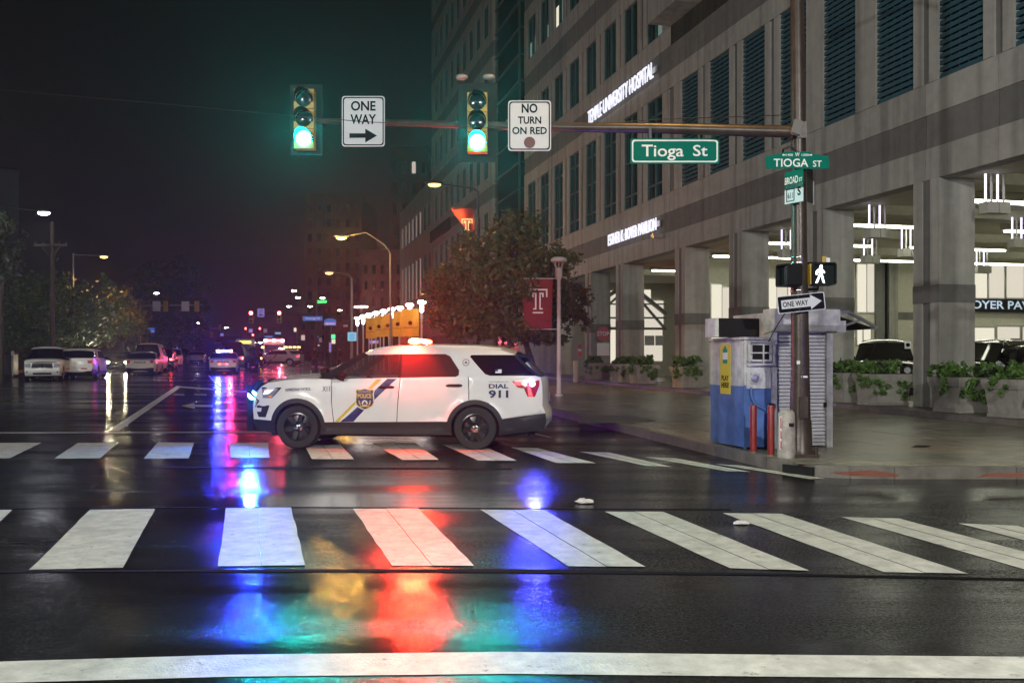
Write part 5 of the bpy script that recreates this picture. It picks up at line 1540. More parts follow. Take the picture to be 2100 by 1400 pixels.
lettering('lettering', 'HERE!', 'sign_black', yo, (-.024, kl * .51, .96), .26, .085, xd=(0, -1, 0), bold=.03)
for z0, z1, w, mk in ((1.30, 1.53, .15, 'sticker_green'), (1.36, 1.47, .16, 'decal_white'), (1.53, 1.57, .06, 'sticker_green')):
    kb('poster_mark', mk, -.0255 if mk == 'decal_white' else -.0245, -.0225, kl * .51 - w / 2, kl * .51 + w / 2, z0, z1, yo)
# side awning
aw = MB().quadbox([(sx1 + .02, .0, 2.02), (sx1 + .75, .10, 1.84), (sx1 + .75, 1.0, 1.84), (sx1 + .02, 1.0, 2.02), (sx1 + .02, .0, 2.06), (sx1 + .76, .10, 1.87), (sx1 + .76, 1.0, 1.87), (sx1 + .02, 1.0, 2.06)])
aw = obj('awning', aw, 'black', K)
af_ = MB().bar((sx1 + .02, -.03, 2.08), (sx1 + .25, -.03, 2.10), .05); af_.bar((sx1 + .25, -.03, 2.10), (sx1 + .80, .02, 1.86), .04); af_.bar((sx1 + .0, -.03, 1.83), (sx1 + .50, .0, 1.98), .035)
af_.bar((sx1 + .76, .0, 1.86), (sx1 + .76, 1.0, 1.86), .04)
obj('awning_frame', af_, 'alum', aw)
kb('awning_bracket', 'shutter', sx1 + .02, sx1 + .20, -.05, .2, 1.78, 1.96, aw)
# bollards, utility cabinet
for px, py, h, lab in ((1545, 928, .70, 'red steel bollard before the blue kiosk wall'), (1581, 935, .72, 'red steel bollard nearest the white utility box')):
    q = G(px, py, .15)
    t = thing('bollard', lab, 'bollard', q, 0, 'red bollards by the kiosk')
    obj('post', MB().lathe([(.05, -.02), (.05, h - .02), (.046, h - .004), (.03, h), (.001, h)], 18), 'bollard', t, True)
    obj('foot_collar', MB().lathe([(.062, -.01), (.062, .015), (.051, .02)], 16), 'kerb', t)
q = G(1613, 938, .15)
t = thing('utility_box', 'dirty white rounded utility box beside the brown pole foot', 'utility box', q)
ub = MB().lathe([(.12, .0), (.125, .04), (.118, .55), (.112, .63), (.08, .665), (.001, .67)], 22)
obj('casing', ub, 'bin_white', t, True)
mk_ = MB()
for i in range(15): mk_.box(-.112, -.090, -.078, -.070, .14 + i * .03, .152 + i * .03)
obj('warning_strip', MB().box(-.118, -.085, -.078, -.06, .12, .58), 'decal_white', t); obj('strip_mark', MB().box(-.108, -.094, -.0825, -.079, .13, .24).box(-.108, -.094, -.0825, -.079, .27, .38).box(-.108, -.094, -.0825, -.079, .41, .57), 'stop_red', t)
obj('black_label', MB().box(.0, .07, -.129, -.112, .44, .49), 'black', t)
# wire from roof sign to pole sign
tag(obj('overhead_wire', MB().tube([at(1611, 640, POLE_D), at(1595, 665, 14.2), at(1575, 702, 14.9)], .008, 5), 'wire'), 'thin dark wire dropping from the tilted ONE WAY sign to the kiosk', 'wire')
wq = [(-60, 180), (300, 210), (560, 234), (745, 250), (1090, 266), (1350, 245), (1620, 236)]
wires = MB()
wires.tube([at(px, py, 15.6 - .0006 * px) for px, py in wq], .006, 5)
tag(obj('overhead_wire', wires, 'wire'), 'thin cable strung along the mast arm across the street', 'wire')

# ------------------------------------------------------------------ planters
def planter(px, by, lab, w=1.0, h=.78, seed=1, flowers=True):
    s_ = fs(px); rr = AF - .45
    p0 = street(rr, s_); base_ = Vector((p0.x, p0.y, gz(p0.y) + .275))
    t = thing('planter', lab, 'planter', base_, TH, 'square concrete planters along the colonnade')
    b = MB()
    def fr(z, k_): a = w / 2 * k_; return [(-a, -a, z), (a, -a, z), (a, a, z), (-a, a, z)]
    b.quadbox(fr(0, .88) + fr(.07, .88)); b.quadbox(fr(.071, .84) + fr(h - .20, .94)); b.quadbox(fr(h - .199, 1.0) + fr(h - .13, 1.02)); b.quadbox(fr(h - .129, 1.04) + fr(h, 1.05))
    obj('tub', b, 'planter', t); obj('soil', MB().quadbox(fr(h - .05, .9) + fr(h + .012, .9)), 'soil', t)
    rnd = random.Random(seed)
    bl = [(rnd.uniform(-.35, .35), rnd.uniform(-.35, .35), h + .1 + rnd.uniform(0, .12), .28, .28, .18) for _ in range(5)]
    bl += [(sx_ * .3 + rnd.uniform(-.1, .1), -.55, h - .18 - rnd.uniform(0, .2), .26, .12, .30) for sx_ in (-1, .6)] + [(-.56, -.1, h - .15, .12, .3, .28)]
    fo = leaves('foliage', 'leaf_bright', t, bl, 2600, .062, seed)
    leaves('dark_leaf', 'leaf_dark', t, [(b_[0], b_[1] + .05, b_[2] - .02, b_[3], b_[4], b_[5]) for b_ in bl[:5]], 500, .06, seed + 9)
    if flowers: leaves('flower', 'flower', t, [(bl[1][0], bl[1][1], bl[1][2] + .1, .12, .12, .08)], 60, .035, seed + 3)
    return t
planter(2010, 850, 'square concrete planter with green trailing leaves right of the near column', seed=1)
planter(2130, 860, 'leafy concrete planter cut by the right edge of the photo', seed=2)
planter(1842, 838, 'concrete planter just left of the near column below the black parked SUV', seed=3)
planter(1772, 832, 'concrete planter beside the kiosk shutter below the black parked SUV', seed=4)
planter(1434, 800, 'concrete planter left of the kiosk in front of a colonnade column', seed=5)
planter(1340, 790, 'bushy planter right of the rust-streaked column', seed=6)
planter(1300, 790, 'bushy planter hiding the foot of the rust-streaked column', seed=8, flowers=False)
planter(1243, 786, 'leftmost bushy planter by the stop sign', seed=7, flowers=False)

# pendant lamps under the ceiling
def pendant(px, py, s_, lab):
    z = 5.08
    p0 = at(px, py, (z - CAMZ) * F / (HOR - py))
    t = thing('pendant_lamp', lab, 'ceiling lamp', (p0.x, p0.y, z), TH, 'hanging box lamps with lit rods under the colonnade ceiling')
    for x in (-.22, .10): obj('lamp_shade', MB().box(x, x + .30, -.15, .15, 0, .26), 'shade', t)
    for i, x in enumerate((-.16, .0, .17, .34)): obj('lit_rod', MB().box(x - .018, x + .018, -.02, .02, .262, 6.0 - z), 'rod' if i % 2 == 0 else 'pole_white', t)
    return t
for px, py, s_, lab in ((2033, 438, 24.5, 'hanging box lamp with lit rods nearest the right edge, above the lobby'), (2085, 508, 30, 'hanging box lamp above the black lobby fascia at the right edge'), (2010, 560, 36, 'lowest hanging box lamp just right of the near column'),
                        (1793, 488, 29, 'hanging box lamp in the middle of the bay left of the near column'), (1858, 527, 34, 'hanging box lamp half behind the left side of the near column'), (1780, 540, 36, 'lowest hanging box lamp in the bay left of the near column'), (1612, 528, 34, 'hanging box lamp just left of the brown pole')):
    pendant(px, py, s_, lab)
# stop and no-entry signs by the gatehouse
t = thing('stop_sign', 'red octagonal STOP sign between the colonnade columns', 'stop sign', at(1237, 684, 47))
m = 47 / F
obj('sign_plate', MB().prism([(15 * m * math.cos(R(22.5 + 45 * i)), 15 * m * math.sin(R(22.5 + 45 * i))) for i in range(8)], -.01, .01), 'stop_red', t)
lettering('lettering', 'STOP', 'decal_white', t, (0, -.014, 0), 24 * m, 9 * m, bold=.02)
obj('post', MB().box(-.04, .04, .011, .06, -2.6, .35), 'pole_grey', t); obj('notice_plate', MB().box(-.3, .3, -.005, .008, -1.05, -.45), 'decal_white', t)
t = thing('entry_sign', 'small red and white sign on a post left of the stop sign', 'road sign', at(1189, 718, 48))
obj('sign_plate', MB().box(-.09, .09, -.02, .0, -.3, .3), 'stop_red', t); obj('white_band', MB().box(-.08, .08, -.024, -.021, -.05, .06), 'decal_white', t); obj('post', MB().box(-.03, .03, .001, .04, -2.0, .3), 'pole_grey', t)
t = thing('bollard', 'cream bollard left of the colonnade by the gatehouse', 'bollard', (at(1181, 780, 46).x, 46, gz(46) + .15))
obj('post', MB().lathe([(.13, 0), (.13, .95), (.09, 1.0), (.001, 1.01)], 14), 'cream', t, True); obj('band', MB().lathe([(.134, .72), (.134, .80)], 14), 'soffit', t)
t = thing('notice', 'small white notice with a red ring right of the black SUV', 'notice', at(1862, 707, 33)); obj('notice_plate', MB().box(-.11, .11, 0, .02, -.13, .13), 'decal_white', t); obj('notice_mark', MB().lathe([(.07, -.004), (.05, -.004)], 16, axis='y'), 'stop_red', t)

# ------------------------------------------------------------------ street lamps
def kerbx(y): return 1.0 - .2857 * (y - 25)
def lamp(lab, base, head, mk, pole='pole_grey', size=.28, r=.075, curve=.5, top=None, arm=.028, group=None):
    t = thing('street_lamp', lab, 'street lamp', base, 0, group)
    hd = head - base
    tz = (top if top is not None else hd.z - .15)
    mb = MB().tube([(0, 0, 0), (0, 0, tz * .5), (0, 0, tz)], [r, r * .8, r * .6], 9)
    obj('pole', mb, pole, t, True)
    e = hd + Vector((0, 0, .06))
    m1 = Vector((0, 0, tz))
    a = MB().tube([m1, m1 + Vector((hd.x * .12, hd.y * .12, (e.z - tz) * .55)), m1.lerp(Vector((e.x, e.y, e.z)), .5) + Vector((0, 0, (e.z - tz) * curve * .5)), e], [arm * 1.3, arm * 1.2, arm, arm], 7)
    obj('arm', a, pole, t, True)
    hh = obj('lamp_head', MB().ball(hd + Vector((0, 0, size * .28)), size * 1.3, size * .7, size * .28, 12, 6), pole, t, True)
    obj('lamp_lens', MB().ball(hd, size * .85, size * .55, size * .30, 12, 7), mk, hh, True)
    return t
def kbase(px, d=None):
    # pole foot on the right kerb seen at photo column px
    t_ = (px - 1050) / F; d = d or (1.0 + .2857 * 25 + .5) / (t_ + .2857)
    return Vector((t_ * d, d, gz(d) + .15))
b = kbase(980, 36); t = lamp('street lamp with dim sodium head and red T banner above the near tree', b, at(891, 379, 35.5), 'sodium_far', 'pole_dark')
own_light(t, at(891, 379, 35.5) - b - Vector((0, 0, .15)), 1400, (1.0, .5, .10), .12, 100, (.35, -.1, -1))
b = kbase(801); t = lamp('bright sodium street lamp with curved arm behind the police car roof', b, at(700, 488, b.y - .3), 'sodium', 'pole_grey', .34, .085, 1.6, 8.2 * 0 + (CAMZ + (HOR - 520) / F * b.y) - b.z)
own_light(t, at(700, 490, b.y - .3) - b - Vector((0, 0, .15)), 1300, (1.0, .52, .10), .12)
b = kbase(721); lamp('sodium street lamp on the grey pole with the cyan square sign', b, at(675, 560, b.y - .3), 'sodium', 'pole_grey', .32, .12, .8, (CAMZ + (HOR - 570) / F * b.y) - b.z)
cy = b.y
t = thing('square_sign', 'glowing cyan square sign on the grey lamp pole', 'sign', at(722, 690, cy - .2)); mm_ = cy / F
obj('sign_plate', MB().box(-9 * mm_, 9 * mm_, -.02, 0, -9 * mm_, 9 * mm_), 'cyan_sign', t)
for z in (4, 0, -4): obj('text_line', MB().box(-5 * mm_, 5 * mm_, -.024, -.021, z * mm_ - .02, z * mm_ + .02), 'blue_glow_sign', t)
obj('bracket', MB().box(-.05, .05, .001, .12, -.2, .2), 'pole_dark', t)
t = thing('small_sign', 'small white sign on an arm high on the grey lamp pole', 'sign', at(709, 668, cy)); obj('sign_plate', MB().box(-5 * mm_, 4 * mm_, -.01, .01, -2 * mm_, 2 * mm_), 'sign_face', t); obj('bracket', MB().bar((4 * mm_, 0, 0), (12 * mm_, 0, 0), .03), 'pole_dark', t)
# left side lamps
t = lamp('white LED street lamp on a long arm at the top left', Vector((-27, 42, gz(42) + .15)), at(90, 437, 42), 'led', 'pole_dark', .30, .1, .2, 8.4)
own_light(t, at(90, 437, 42) - Vector((-27, 42, gz(42) + .15)) - Vector((0, 0, .15)), 1500, (.86, .9, 1.0), .15, 125, (.1, -.1, -1))
b = Vector(((150 - 1050) / F * 74, 74, gz(74) + .15)); t = lamp('sodium street lamp with straight arm above the left trees', b, at(213, 527, 74), 'sodium', 'pole_grey', .34, .1, .1, at(150, 520, 74).z - b.z)
own_light(t, at(213, 527, 74) - b - Vector((0, 0, .2)), 1500, (1.0, .55, .14), .15, 150, (0, 0, -1))
# lamps outside the frame that light this corner
for lab, x, y, hx, hy, p, col in (('street lamp behind the viewer on the left kerb', -15, -13, -12.5, -11, 15000, (1.0, 1.0, .97)), ('street lamp behind the viewer on the right', 9, -7, 5.5, -5, 9000, (1.0, 1.0, .97)),
                                  ('street lamp beyond the left edge of the photo', -25, 19, -21.5, 19.5, 1900, (1.0, 1.0, .95)), ('street lamp further along beyond the left edge', -33, 42, -30, 43, 2500, (.96, 1.0, .93))):
    b = Vector((x, y, gz(y)))
    t = lamp(lab, b, Vector((hx, hy, gz(y) + 9)), 'led', 'pole_grey', .3, .1, .3, 8.8)
    own_light(t, Vector((hx - x, hy - y, 8.8)), p, col)
# far lamps
for px, py, lab in ((321, 601, 'white street lamp left of the dark tall tree top'), (401, 645, 'white street lamp right of the dark tree'), (406, 662, 'lower white street lamp right of the dark tree'), (603, 596, 'upper white street lamp over the far junction'), (611, 610, 'second white street lamp over the far junction'),
                    (593, 628, 'small white street lamp over the far red signals'), (636, 628, 'large white street lamp left of the green bank sign'), (464, 672, 'white street lamp on the slim mast left of the red signals'), (697, 636, 'white street lamp left of the grey lamp pole'), (574, 655, 'double white street lamp below the far right red signal'), (661, 611, 'tiny white lamp above the green bank sign'), (534, 702, 'small amber lamp between far signals')):
    d = 7.4 * F / (HOR - py) if py < 690 else 190
    d = min(d, 195)
    h_ = at(px, py, d); right = px > 560
    b = Vector((h_.x + (2.2 if right else -2.2), d, gz(d)))
    lamp(lab, b, h_, 'far_white', 'pole_dark', .20 + .0011 * d, .09, .3, None, .03, 'distant street lamps')
# utility pole
b = Vector(((107 - 1050) / F * 58, 58, gz(58)))
t = thing('utility_pole', 'weathered wooden utility pole with crossarm above the left trees', 'utility pole', b)
tz = at(107, 455, 58).z - b.z
obj('pole', MB().tube([(0, 0, 0), (0, 0, tz)], [.16, .12], 10), 'wood', t, True)
cz = at(107, 503, 58).z - b.z
ca = obj('crossarm', MB().box(-1.0, 1.0, -.2, -.1, cz - .06, cz + .06), 'wood', t); obj('brace', MB().bar((-.6, -.15, cz), (0, -.12, cz - .8), .04).bar((.6, -.15, cz), (0, -.12, cz - .8), .04), 'wood', t)
for x in (-.9, -.45, .5, .9): obj('insulator', MB().lathe([(.03, cz + .06), (.05, cz + .1), (.03, cz + .2)], 8, o=(x, -.15, 0)), 'kerb', ca)
# post lamps
def post_lamp(lab, base_, h, lit, group='white post lamps with domed heads'):
    t = thing('post_lamp', lab, 'post lamp', base_, 0, group)
    obj('post', MB().lathe([(.13, 0), (.13, .05), (.075, .08), (.065, h * .5), (.06, h - .75), (.05, h - .7)], 12), 'pole_white', t, True)
    hd = obj('lamp_head', MB().lathe([(.07, h - .74), (.11, h - .66), (.12, h - .40), (.11, h - .36)], 12), 'globe_lit' if lit else 'pole_white', t, True)
    cage = MB()
    for i in range(8): a = R(45 * i); cage.bar((.10 * math.cos(a), .10 * math.sin(a), h - .37), (.17 * math.cos(a), .17 * math.sin(a), h - .16), .018)
    obj('cage', cage, 'pole_white', hd)
    obj('dome', MB().lathe([(.16, h - .165), (.25, h - .17), (.27, h - .13), (.25, h - .05), (.16, h), (.001, h + .01)], 16), 'globe_lit' if lit else 'pole_white', t, True)
    return t
b = G(1146, 812, .15); post_lamp('unlit white post lamp with domed head right of the near tree', b, at(1146, 527, b.y).z - b.z, False)
n = 0
for px, py in ((865, 622), (840, 628), (820, 634), (803, 637), (787, 641), (771, 645), (757, 648), (745, 652), (733, 656)):
    d = 3.75 * F / (HOR + 5 - py); d = min(d, 92)
    b = Vector(((px - 1050) / F * d, d, gz(d) + .15))
    post_lamp('lit white post lamp, number %s of the row from the tree'.replace('number %s', ('nearest', 'second', 'third', 'fourth', 'fifth', 'sixth', 'seventh', 'eighth', 'farthest')[n]), b, at(px, py - 6, d).z - b.z, True); n += 1
def cloth(name, mk, parent, x0, x1, z0, z1, amp=.03, taper=0.0, n=10, m=8, th=.006):
    mb = MB()
    for sgn, yo in ((1, 0), (-1, th)):
        rows = [[(x0 + (x1 - x0) * j / n + taper * (i / m) * (j / n - .5), yo + amp * math.sin(5.2 * j / n + 2.2 * i / m), z1 + (z0 - z1) * i / m) for j in range(n + 1)] for i in range(m + 1)]
        mb.grid(rows)
    return obj(name, mb, mk, parent, True)
# big red banner on the near post lamp
b = G(1146, 812, .15); d = b.y; m = d / F
def tee(t, cx, cz, k_, y, mk='decal_white'):
    def bar(x0, x1, z0, z1): return MB().box(cx + x0 * k_, cx + x1 * k_, y - .006, y, cz + z0 * k_, cz + z1 * k_)
    mb = MB()
    for x0, x1, z0, z1 in ((-20, 20, 24, 27), (-20, -17, 10, 24), (17, 20, 10, 24), (-12, -3, 16, 19), (3, 12, 16, 19), (-12, -9, 10, 16), (9, 12, 10, 16), (-6, -3, -13, 16), (3, 6, -13, 16), (-10, -3, -16, -13), (3, 10, -16, -13), (-11, 11, -24, -21)):
        mb.box(cx + x0 * k_, cx + x1 * k_, y - .006, y, cz + z0 * k_, cz + z1 * k_)
    return obj('emblem', mb, mk, t)
t = thing('banner', 'red banner with a white T emblem on the near white post lamp', 'banner', at(1104, 622, d))
cl_ = cloth('cloth', 'banner_red', t, -32 * m, 30 * m, -53 * m, 50 * m, .012, -6 * m); tee(t, -1 * m, 3 * m, .98 * m, -.026)
obj('banner_rod', MB().tube([(-31 * m, .01, 51 * m), (40 * m, .01, 51 * m)], .015, 6).tube([(-28 * m, .01, -53 * m), (40 * m, .01, -53 * m)], .015, 6), 'pole_white', t)
# red banner on the dark lamp pole
d = 36; m = d / F
t = thing('banner', 'red banner blown slantwise high on the dark lamp pole above the tree', 'banner', at(975, 424, d - .1))
mb = MB(); 
rows = [[(x * m, .03 * math.sin(x * .3 + z * .2), z * m) for x, z in ((lo + (1.0 - lo_ * 0) * (hi - lo) * j / 8, zt - (zt - zb) * 0) for j in range(9))] for lo, hi, zt, zb, lo_ in ()]
for y in (0, .008):
    rr_ = []
    for i in range(9):
        f_ = i / 8
        xl = -51 + 46 * f_ ** 1.15; xr = -3 + 2 * f_
        z_l = -2 - 60 * f_; z_r = -4 - 66 * f_
        rr_.append([((xl + (xr - xl) * j / 8) * m, y + .03 * math.sin(j * .9 + i * .5), (z_l + (z_r - z_l) * j / 8) * m) for j in range(9)])
    mb.grid(rr_)
obj('cloth', mb, 'banner_red', t, True)
tee(t, -17 * m, -40 * m, .55 * m, -.045)
obj('banner_rod', MB().tube([(-51 * m, .0, -2 * m), (5 * m, 0, -2 * m)], .015, 6), 'pole_dark', t)
# gold banners on posts
n = 0
for px, x0, x1, y0, y1, d in ((846, 824, 859, 634, 690, 62), (815, 806, 826, 639, 690, 65.5), (802, 785, 805, 645, 690, 68.5), (786, 768, 787, 648, 691, 71.5), (770, 750, 770, 652, 694, 74.5)):
    m = d / F; cx = (x0 + x1) / 2
    t = thing('banner', 'gold banner with round mark, %s of the row behind the police car' % ('rightmost', 'second from right', 'middle one', 'second from left', 'leftmost')[n], 'banner', at(cx, (y0 + y1) / 2, d), 0, 'gold banners along the pavement')
    hw_ = (x1 - x0) / 2 * m; hh_ = (y1 - y0) / 2 * m
    cloth('cloth', 'banner_gold', t, -hw_, hw_, -hh_, hh_, .05)
    obj('printed_mark', MB().lathe([(.10, -.075), (.13, -.075)], 16, o=(0, 0, 0), axis='y').ball((0, -.07, -.04), .07, .005, .10, 8, 5), 'banner_mark', t)
    obj('printed_line', MB().box(-hw_ * .9, hw_ * .9, -.07, -.06, -hh_ * .36, -hh_ * .32), 'banner_mark', t)
    zb = gz(d) - t.location.z + .15
    obj('post', MB().tube([(hw_ * .2, .12, zb), (hw_ * .2, .12, hh_ + .1)], .05, 8).tube([(-hw_, .05, hh_), (hw_, .05, hh_)], .02, 6), 'pole_white', t)
    n += 1

# ------------------------------------------------------------------ far signals and signs
def far_mast(lab, pole, tip, py, d, poletop, mk='pole_dark', sub=()):
    b = Vector(((pole - 1050) / F * d, d, gz(d)))
    t = thing('signal_pole', lab, 'signal pole', b)
    z = at(0, py, d).z - b.z
    obj('pole', MB().tube([(0, 0, 0), (0, 0, at(0, poletop, d).z - b.z)], [.14, .09], 9), mk, t, True)
    obj('mast_arm', MB().tube([(0, 0, z), ((tip - pole) / F * d, 0, z + .1)], [.10, .06], 8), mk, t, True)
    return t
def far_signal(lab, px, py, d, lit, far, back=False, hpx=None, rz=0):
    h = 1.05; w = .36
    return signal_head('traffic_light', lab, at(px, py, d - .25), w, h, lit, rz, False, None, None, 'signal_yellow', far)
far_mast('dark signal pole with mast arm and Venango St sign down the street', 648, 505, 645, 86, 560)
far_signal('left traffic light showing red on the Venango St mast arm', 515, 650, 86, 'red', 'red_on'); far_signal('right traffic light showing red on the Venango St mast arm', 573, 650, 86, 'red', 'red_on')
d = 86; m = d / F
t = thing('road_sign', 'small white ONE WAY sign with left arrow between the far red signals', 'road sign', at(535, 641, d - .3))
obj('sign_plate', MB().box(-7 * m, 7 * m, 0, .02, -8.5 * m, 8.5 * m), 'violet_sign', t); lettering('lettering', 'ONE', 'sign_black', t, (0, -.004, 5.2 * m), 8 * m, 3 * m); lettering('lettering', 'WAY', 'sign_black', t, (0, -.004, .8 * m), 8 * m, 3 * m)  # white plate given a violet colour and a faint glow
obj('arrow', MB().prism([(x * m, (z - 4.5) * m) for x, z in ((-5, 0), (-1, 2.4), (-1, 1), (5, 1), (5, -1), (-1, -1), (-1, -2.4))], -.005, -.001), 'sign_black', t)
t = thing('street_sign', 'street sign reading Venango St coloured as if lit blue on the far mast arm', 'street sign', at(641, 653, d - .3))
obj('sign_plate', MB().box(-20 * m, 20 * m, 0, .02, -4.6 * m, 4.6 * m), 'blue_glow_sign', t); lettering('lettering', 'Venango St', 'pale_text', t, (0, -.004, 0), 30 * m, 5.5 * m, bold=0)  # green sign; the blue police light on it is put into its colour
t = thing('street_sign', 'blue and violet sign pair with white arrow on the dark post right of Venango St', 'street sign', at(677, 660, 82))
m = 82 / F
obj('sign_plate', MB().prism([(x * m, z * m) for x, z in ((-12, 0), (12, 0), (12, 4), (4, 7), (-4, 7), (-12, 4))], 0, .02), 'blue_glow_sign', t)
obj('arrow_plate', MB().box(-12 * m, 12 * m, 0, .02, -7 * m, -.3 * m), 'violet_sign', t); obj('arrow', MB().prism([(x * m, (z - 3.6) * m) for x, z in ((-10, 0), (-6, 2.2), (-6, 1), (9, 1), (9, -1), (-6, -1), (-6, -2.2))], -.006, -.001), 'pale_text', t)
obj('post', MB().tube([(0, .06, -10 * m), (0, .06, gz(82) - t.location.z)], .11, 9), 'pole_dark', t); obj('lit_notice', MB().box(-2 * m, 2.5 * m, -.06, -.04, -62 * m, -42 * m), 'violet_sign', t)
far_mast('left-hand signal mast with two white sign backs and yellow signals', 287, 414, 627, 88, 620, 'pole_grey')
for px, lab in ((321, 'white sign back nearest the left trees on the far mast'), (380, 'white sign back nearer the far yellow signal pair on the far mast')):
    t = thing('road_sign', lab, 'road sign', at(px, 628, 87.7)); m = 88 / F
    obj('sign_plate', MB().box(-8 * m, 8 * m, 0, .02, -10 * m, 10 * m), 'sign_face', t); obj('bracket', MB().box(-.05, .05, .021, .2, -.2, .2), 'black', t)
def back_head(px, py, d, lab):
    t = thing('traffic_light', lab, 'traffic light', at(px, py, d)); b = MB()
    for i in (-1, 0, 1): b.box(-.19, .19, -.12, .1, i * .33 - .155, i * .33 + .155)
    obj('housing', b, 'signal_yellow', t); obj('backplate', MB().box(-.26, .26, .101, .12, -.56, .56), 'black', t)
back_head(340, 628, 87.6, 'yellow back of a traffic light on the left far mast'); back_head(404, 628, 87.6, 'yellow back of the traffic light at the end of the left far mast')
t = thing('street_sign', 'blue lit sign below the left far mast', 'street sign', at(310, 677, 80)); m = 80 / F
obj('sign_plate', MB().box(-7 * m, 7 * m, 0, .02, -5 * m, 5 * m), 'blue_glow_sign', t); obj('lower_plate', MB().box(-6 * m, 6 * m, -.02, -.002, -4 * m, -1 * m), 'violet_sign', t); obj('post', MB().tube([(-2 * m, .06, -5 * m), (-6 * m, .06, gz(80) - t.location.z)], .06, 8), 'pole_dark', t)
# third layer
far_mast('distant mast arm with red signals beyond the junction', 575, 496, 679, 160, 670)
for px, py, lt, fm, lab in ((504, 678, 'red', 'far_red', 'distant red signal at the left of the second junction'), (533, 678, 'red', 'far_red', 'distant red signal at the right of the second junction'), (494, 698, 'green', 'green_far', 'distant signal showing green beyond the second junction'), (519, 691, 'red', 'far_red', 'smallest distant red signal between the others')):
    far_signal(lab, px, py, 158, lt, fm)
far_mast('distant left mast with pale yellow signals', 398, 474, 674, 150, 668, 'pole_grey')
for px, py, lab in ((418, 673, 'pale yellow signal back on the distant left mast'), (451, 672, 'pale yellow signal back right of it on the distant left mast'), (434, 686, 'lower pale signal back below the distant left mast')): back_head(px, py, 149, lab)
for px, py, w, h, mk, d, lab in ((400, 690, 20, 4, 'blue_glow_sign', 140, 'thin blue street sign right of the dark tree'), (455, 686, 7, 6, 'violet_sign', 140, 'small violet sign below the slim lamp mast'), (551, 690, 19, 4, 'blue_glow_sign', 150, 'long blue street sign on the second junction'), (570, 683, 12, 4, 'cyan_sign', 150, 'pale cyan street sign on the second junction'), (514, 678, 8, 8, 'violet_sign', 157, 'pale square sign beside the distant left red signal'), (544, 678, 8, 9, 'decal_white', 157, 'white square sign beside the distant right red signal'), (364, 713, 7, 5, 'violet_sign', 120, 'violet sign low over the parked cars'), (650, 690, 7, 3, 'blue_glow_sign', 100, 'tiny blue sign right of the far patrol car'), (767, 701, 19, 7, 'violet_sign', 77, 'violet lit hospital sign with arrow under the gold banners')):
    t = thing('street_sign', lab, 'street sign', at(px, py, d)); m = d / F
    obj('sign_plate', MB().box(-w / 2 * m, w / 2 * m, 0, .03, -h / 2 * m, h / 2 * m), mk, t)
    obj('text_line', MB().box(-w * .35 * m, w * .35 * m, -.006, -.001, -h * .12 * m, h * .12 * m), 'pale_text', t)
    obj('post', MB().tube([(0, .1, h / 2 * m), (0, .1, gz(d) - t.location.z)], .05, 6), 'pole_dark', t)
t = thing('bank_sign', 'green neon bank sign on a roof down the street', 'sign', at(658, 618, 140)); m = 140 / F
lettering('lettering', 'Citizens Bank', 'neon_green', t, (2 * m, 0, 0), 20 * m, 6.5 * m, bold=.02, shear=.06, thick=.1); obj('logo', MB().prism([(x * m, z * m) for x, z in ((-13, -3), (-10.5, -3), (-9.5, 0), (-10.5, 3), (-13, 3), (-12, 0))], -.05, .05), 'neon_green', t)
obj('support', MB().bar((0, .2, -3 * m), (0, .2, gz(140) - t.location.z), .2), 'pole_dark', t)
for px, py, w, h, mk, d, lab in ((683, 690, 7, 8, 'neon_green', 95, 'green lit shop sign above the pavement'), (681, 700, 12, 9, 'lit_warm', 95, 'glowing white shop sign above the pavement'), (657, 697, 5, 9, 'decal_white', 110, 'narrow white lit sign at the shops'), (650, 708, 10, 2, 'lit_warm', 112, 'thin lit shop fascia down the street'), (740, 629, 26, 3, 'far_white', 120, 'bright strip of lamps on the brick building'), (605, 676, 5, 8, 'lit_warm', 175, 'cluster of lit windows right of the far signals')):
    t = thing('lit_sign', lab, 'lit sign', at(px, py, d)); m = d / F
    obj('sign_box', MB().box(-w / 2 * m, w / 2 * m, 0, .2, -h / 2 * m, h / 2 * m), mk, t); obj('bracket', MB().box(-.1, .1, .201, .6, -.1, .1), 'pole_dark', t)
    zb = gz(d) - t.location.z
    obj('support', MB().bar((0, .4, 0), (0, .4, zb), .14), 'pole_dark', t)

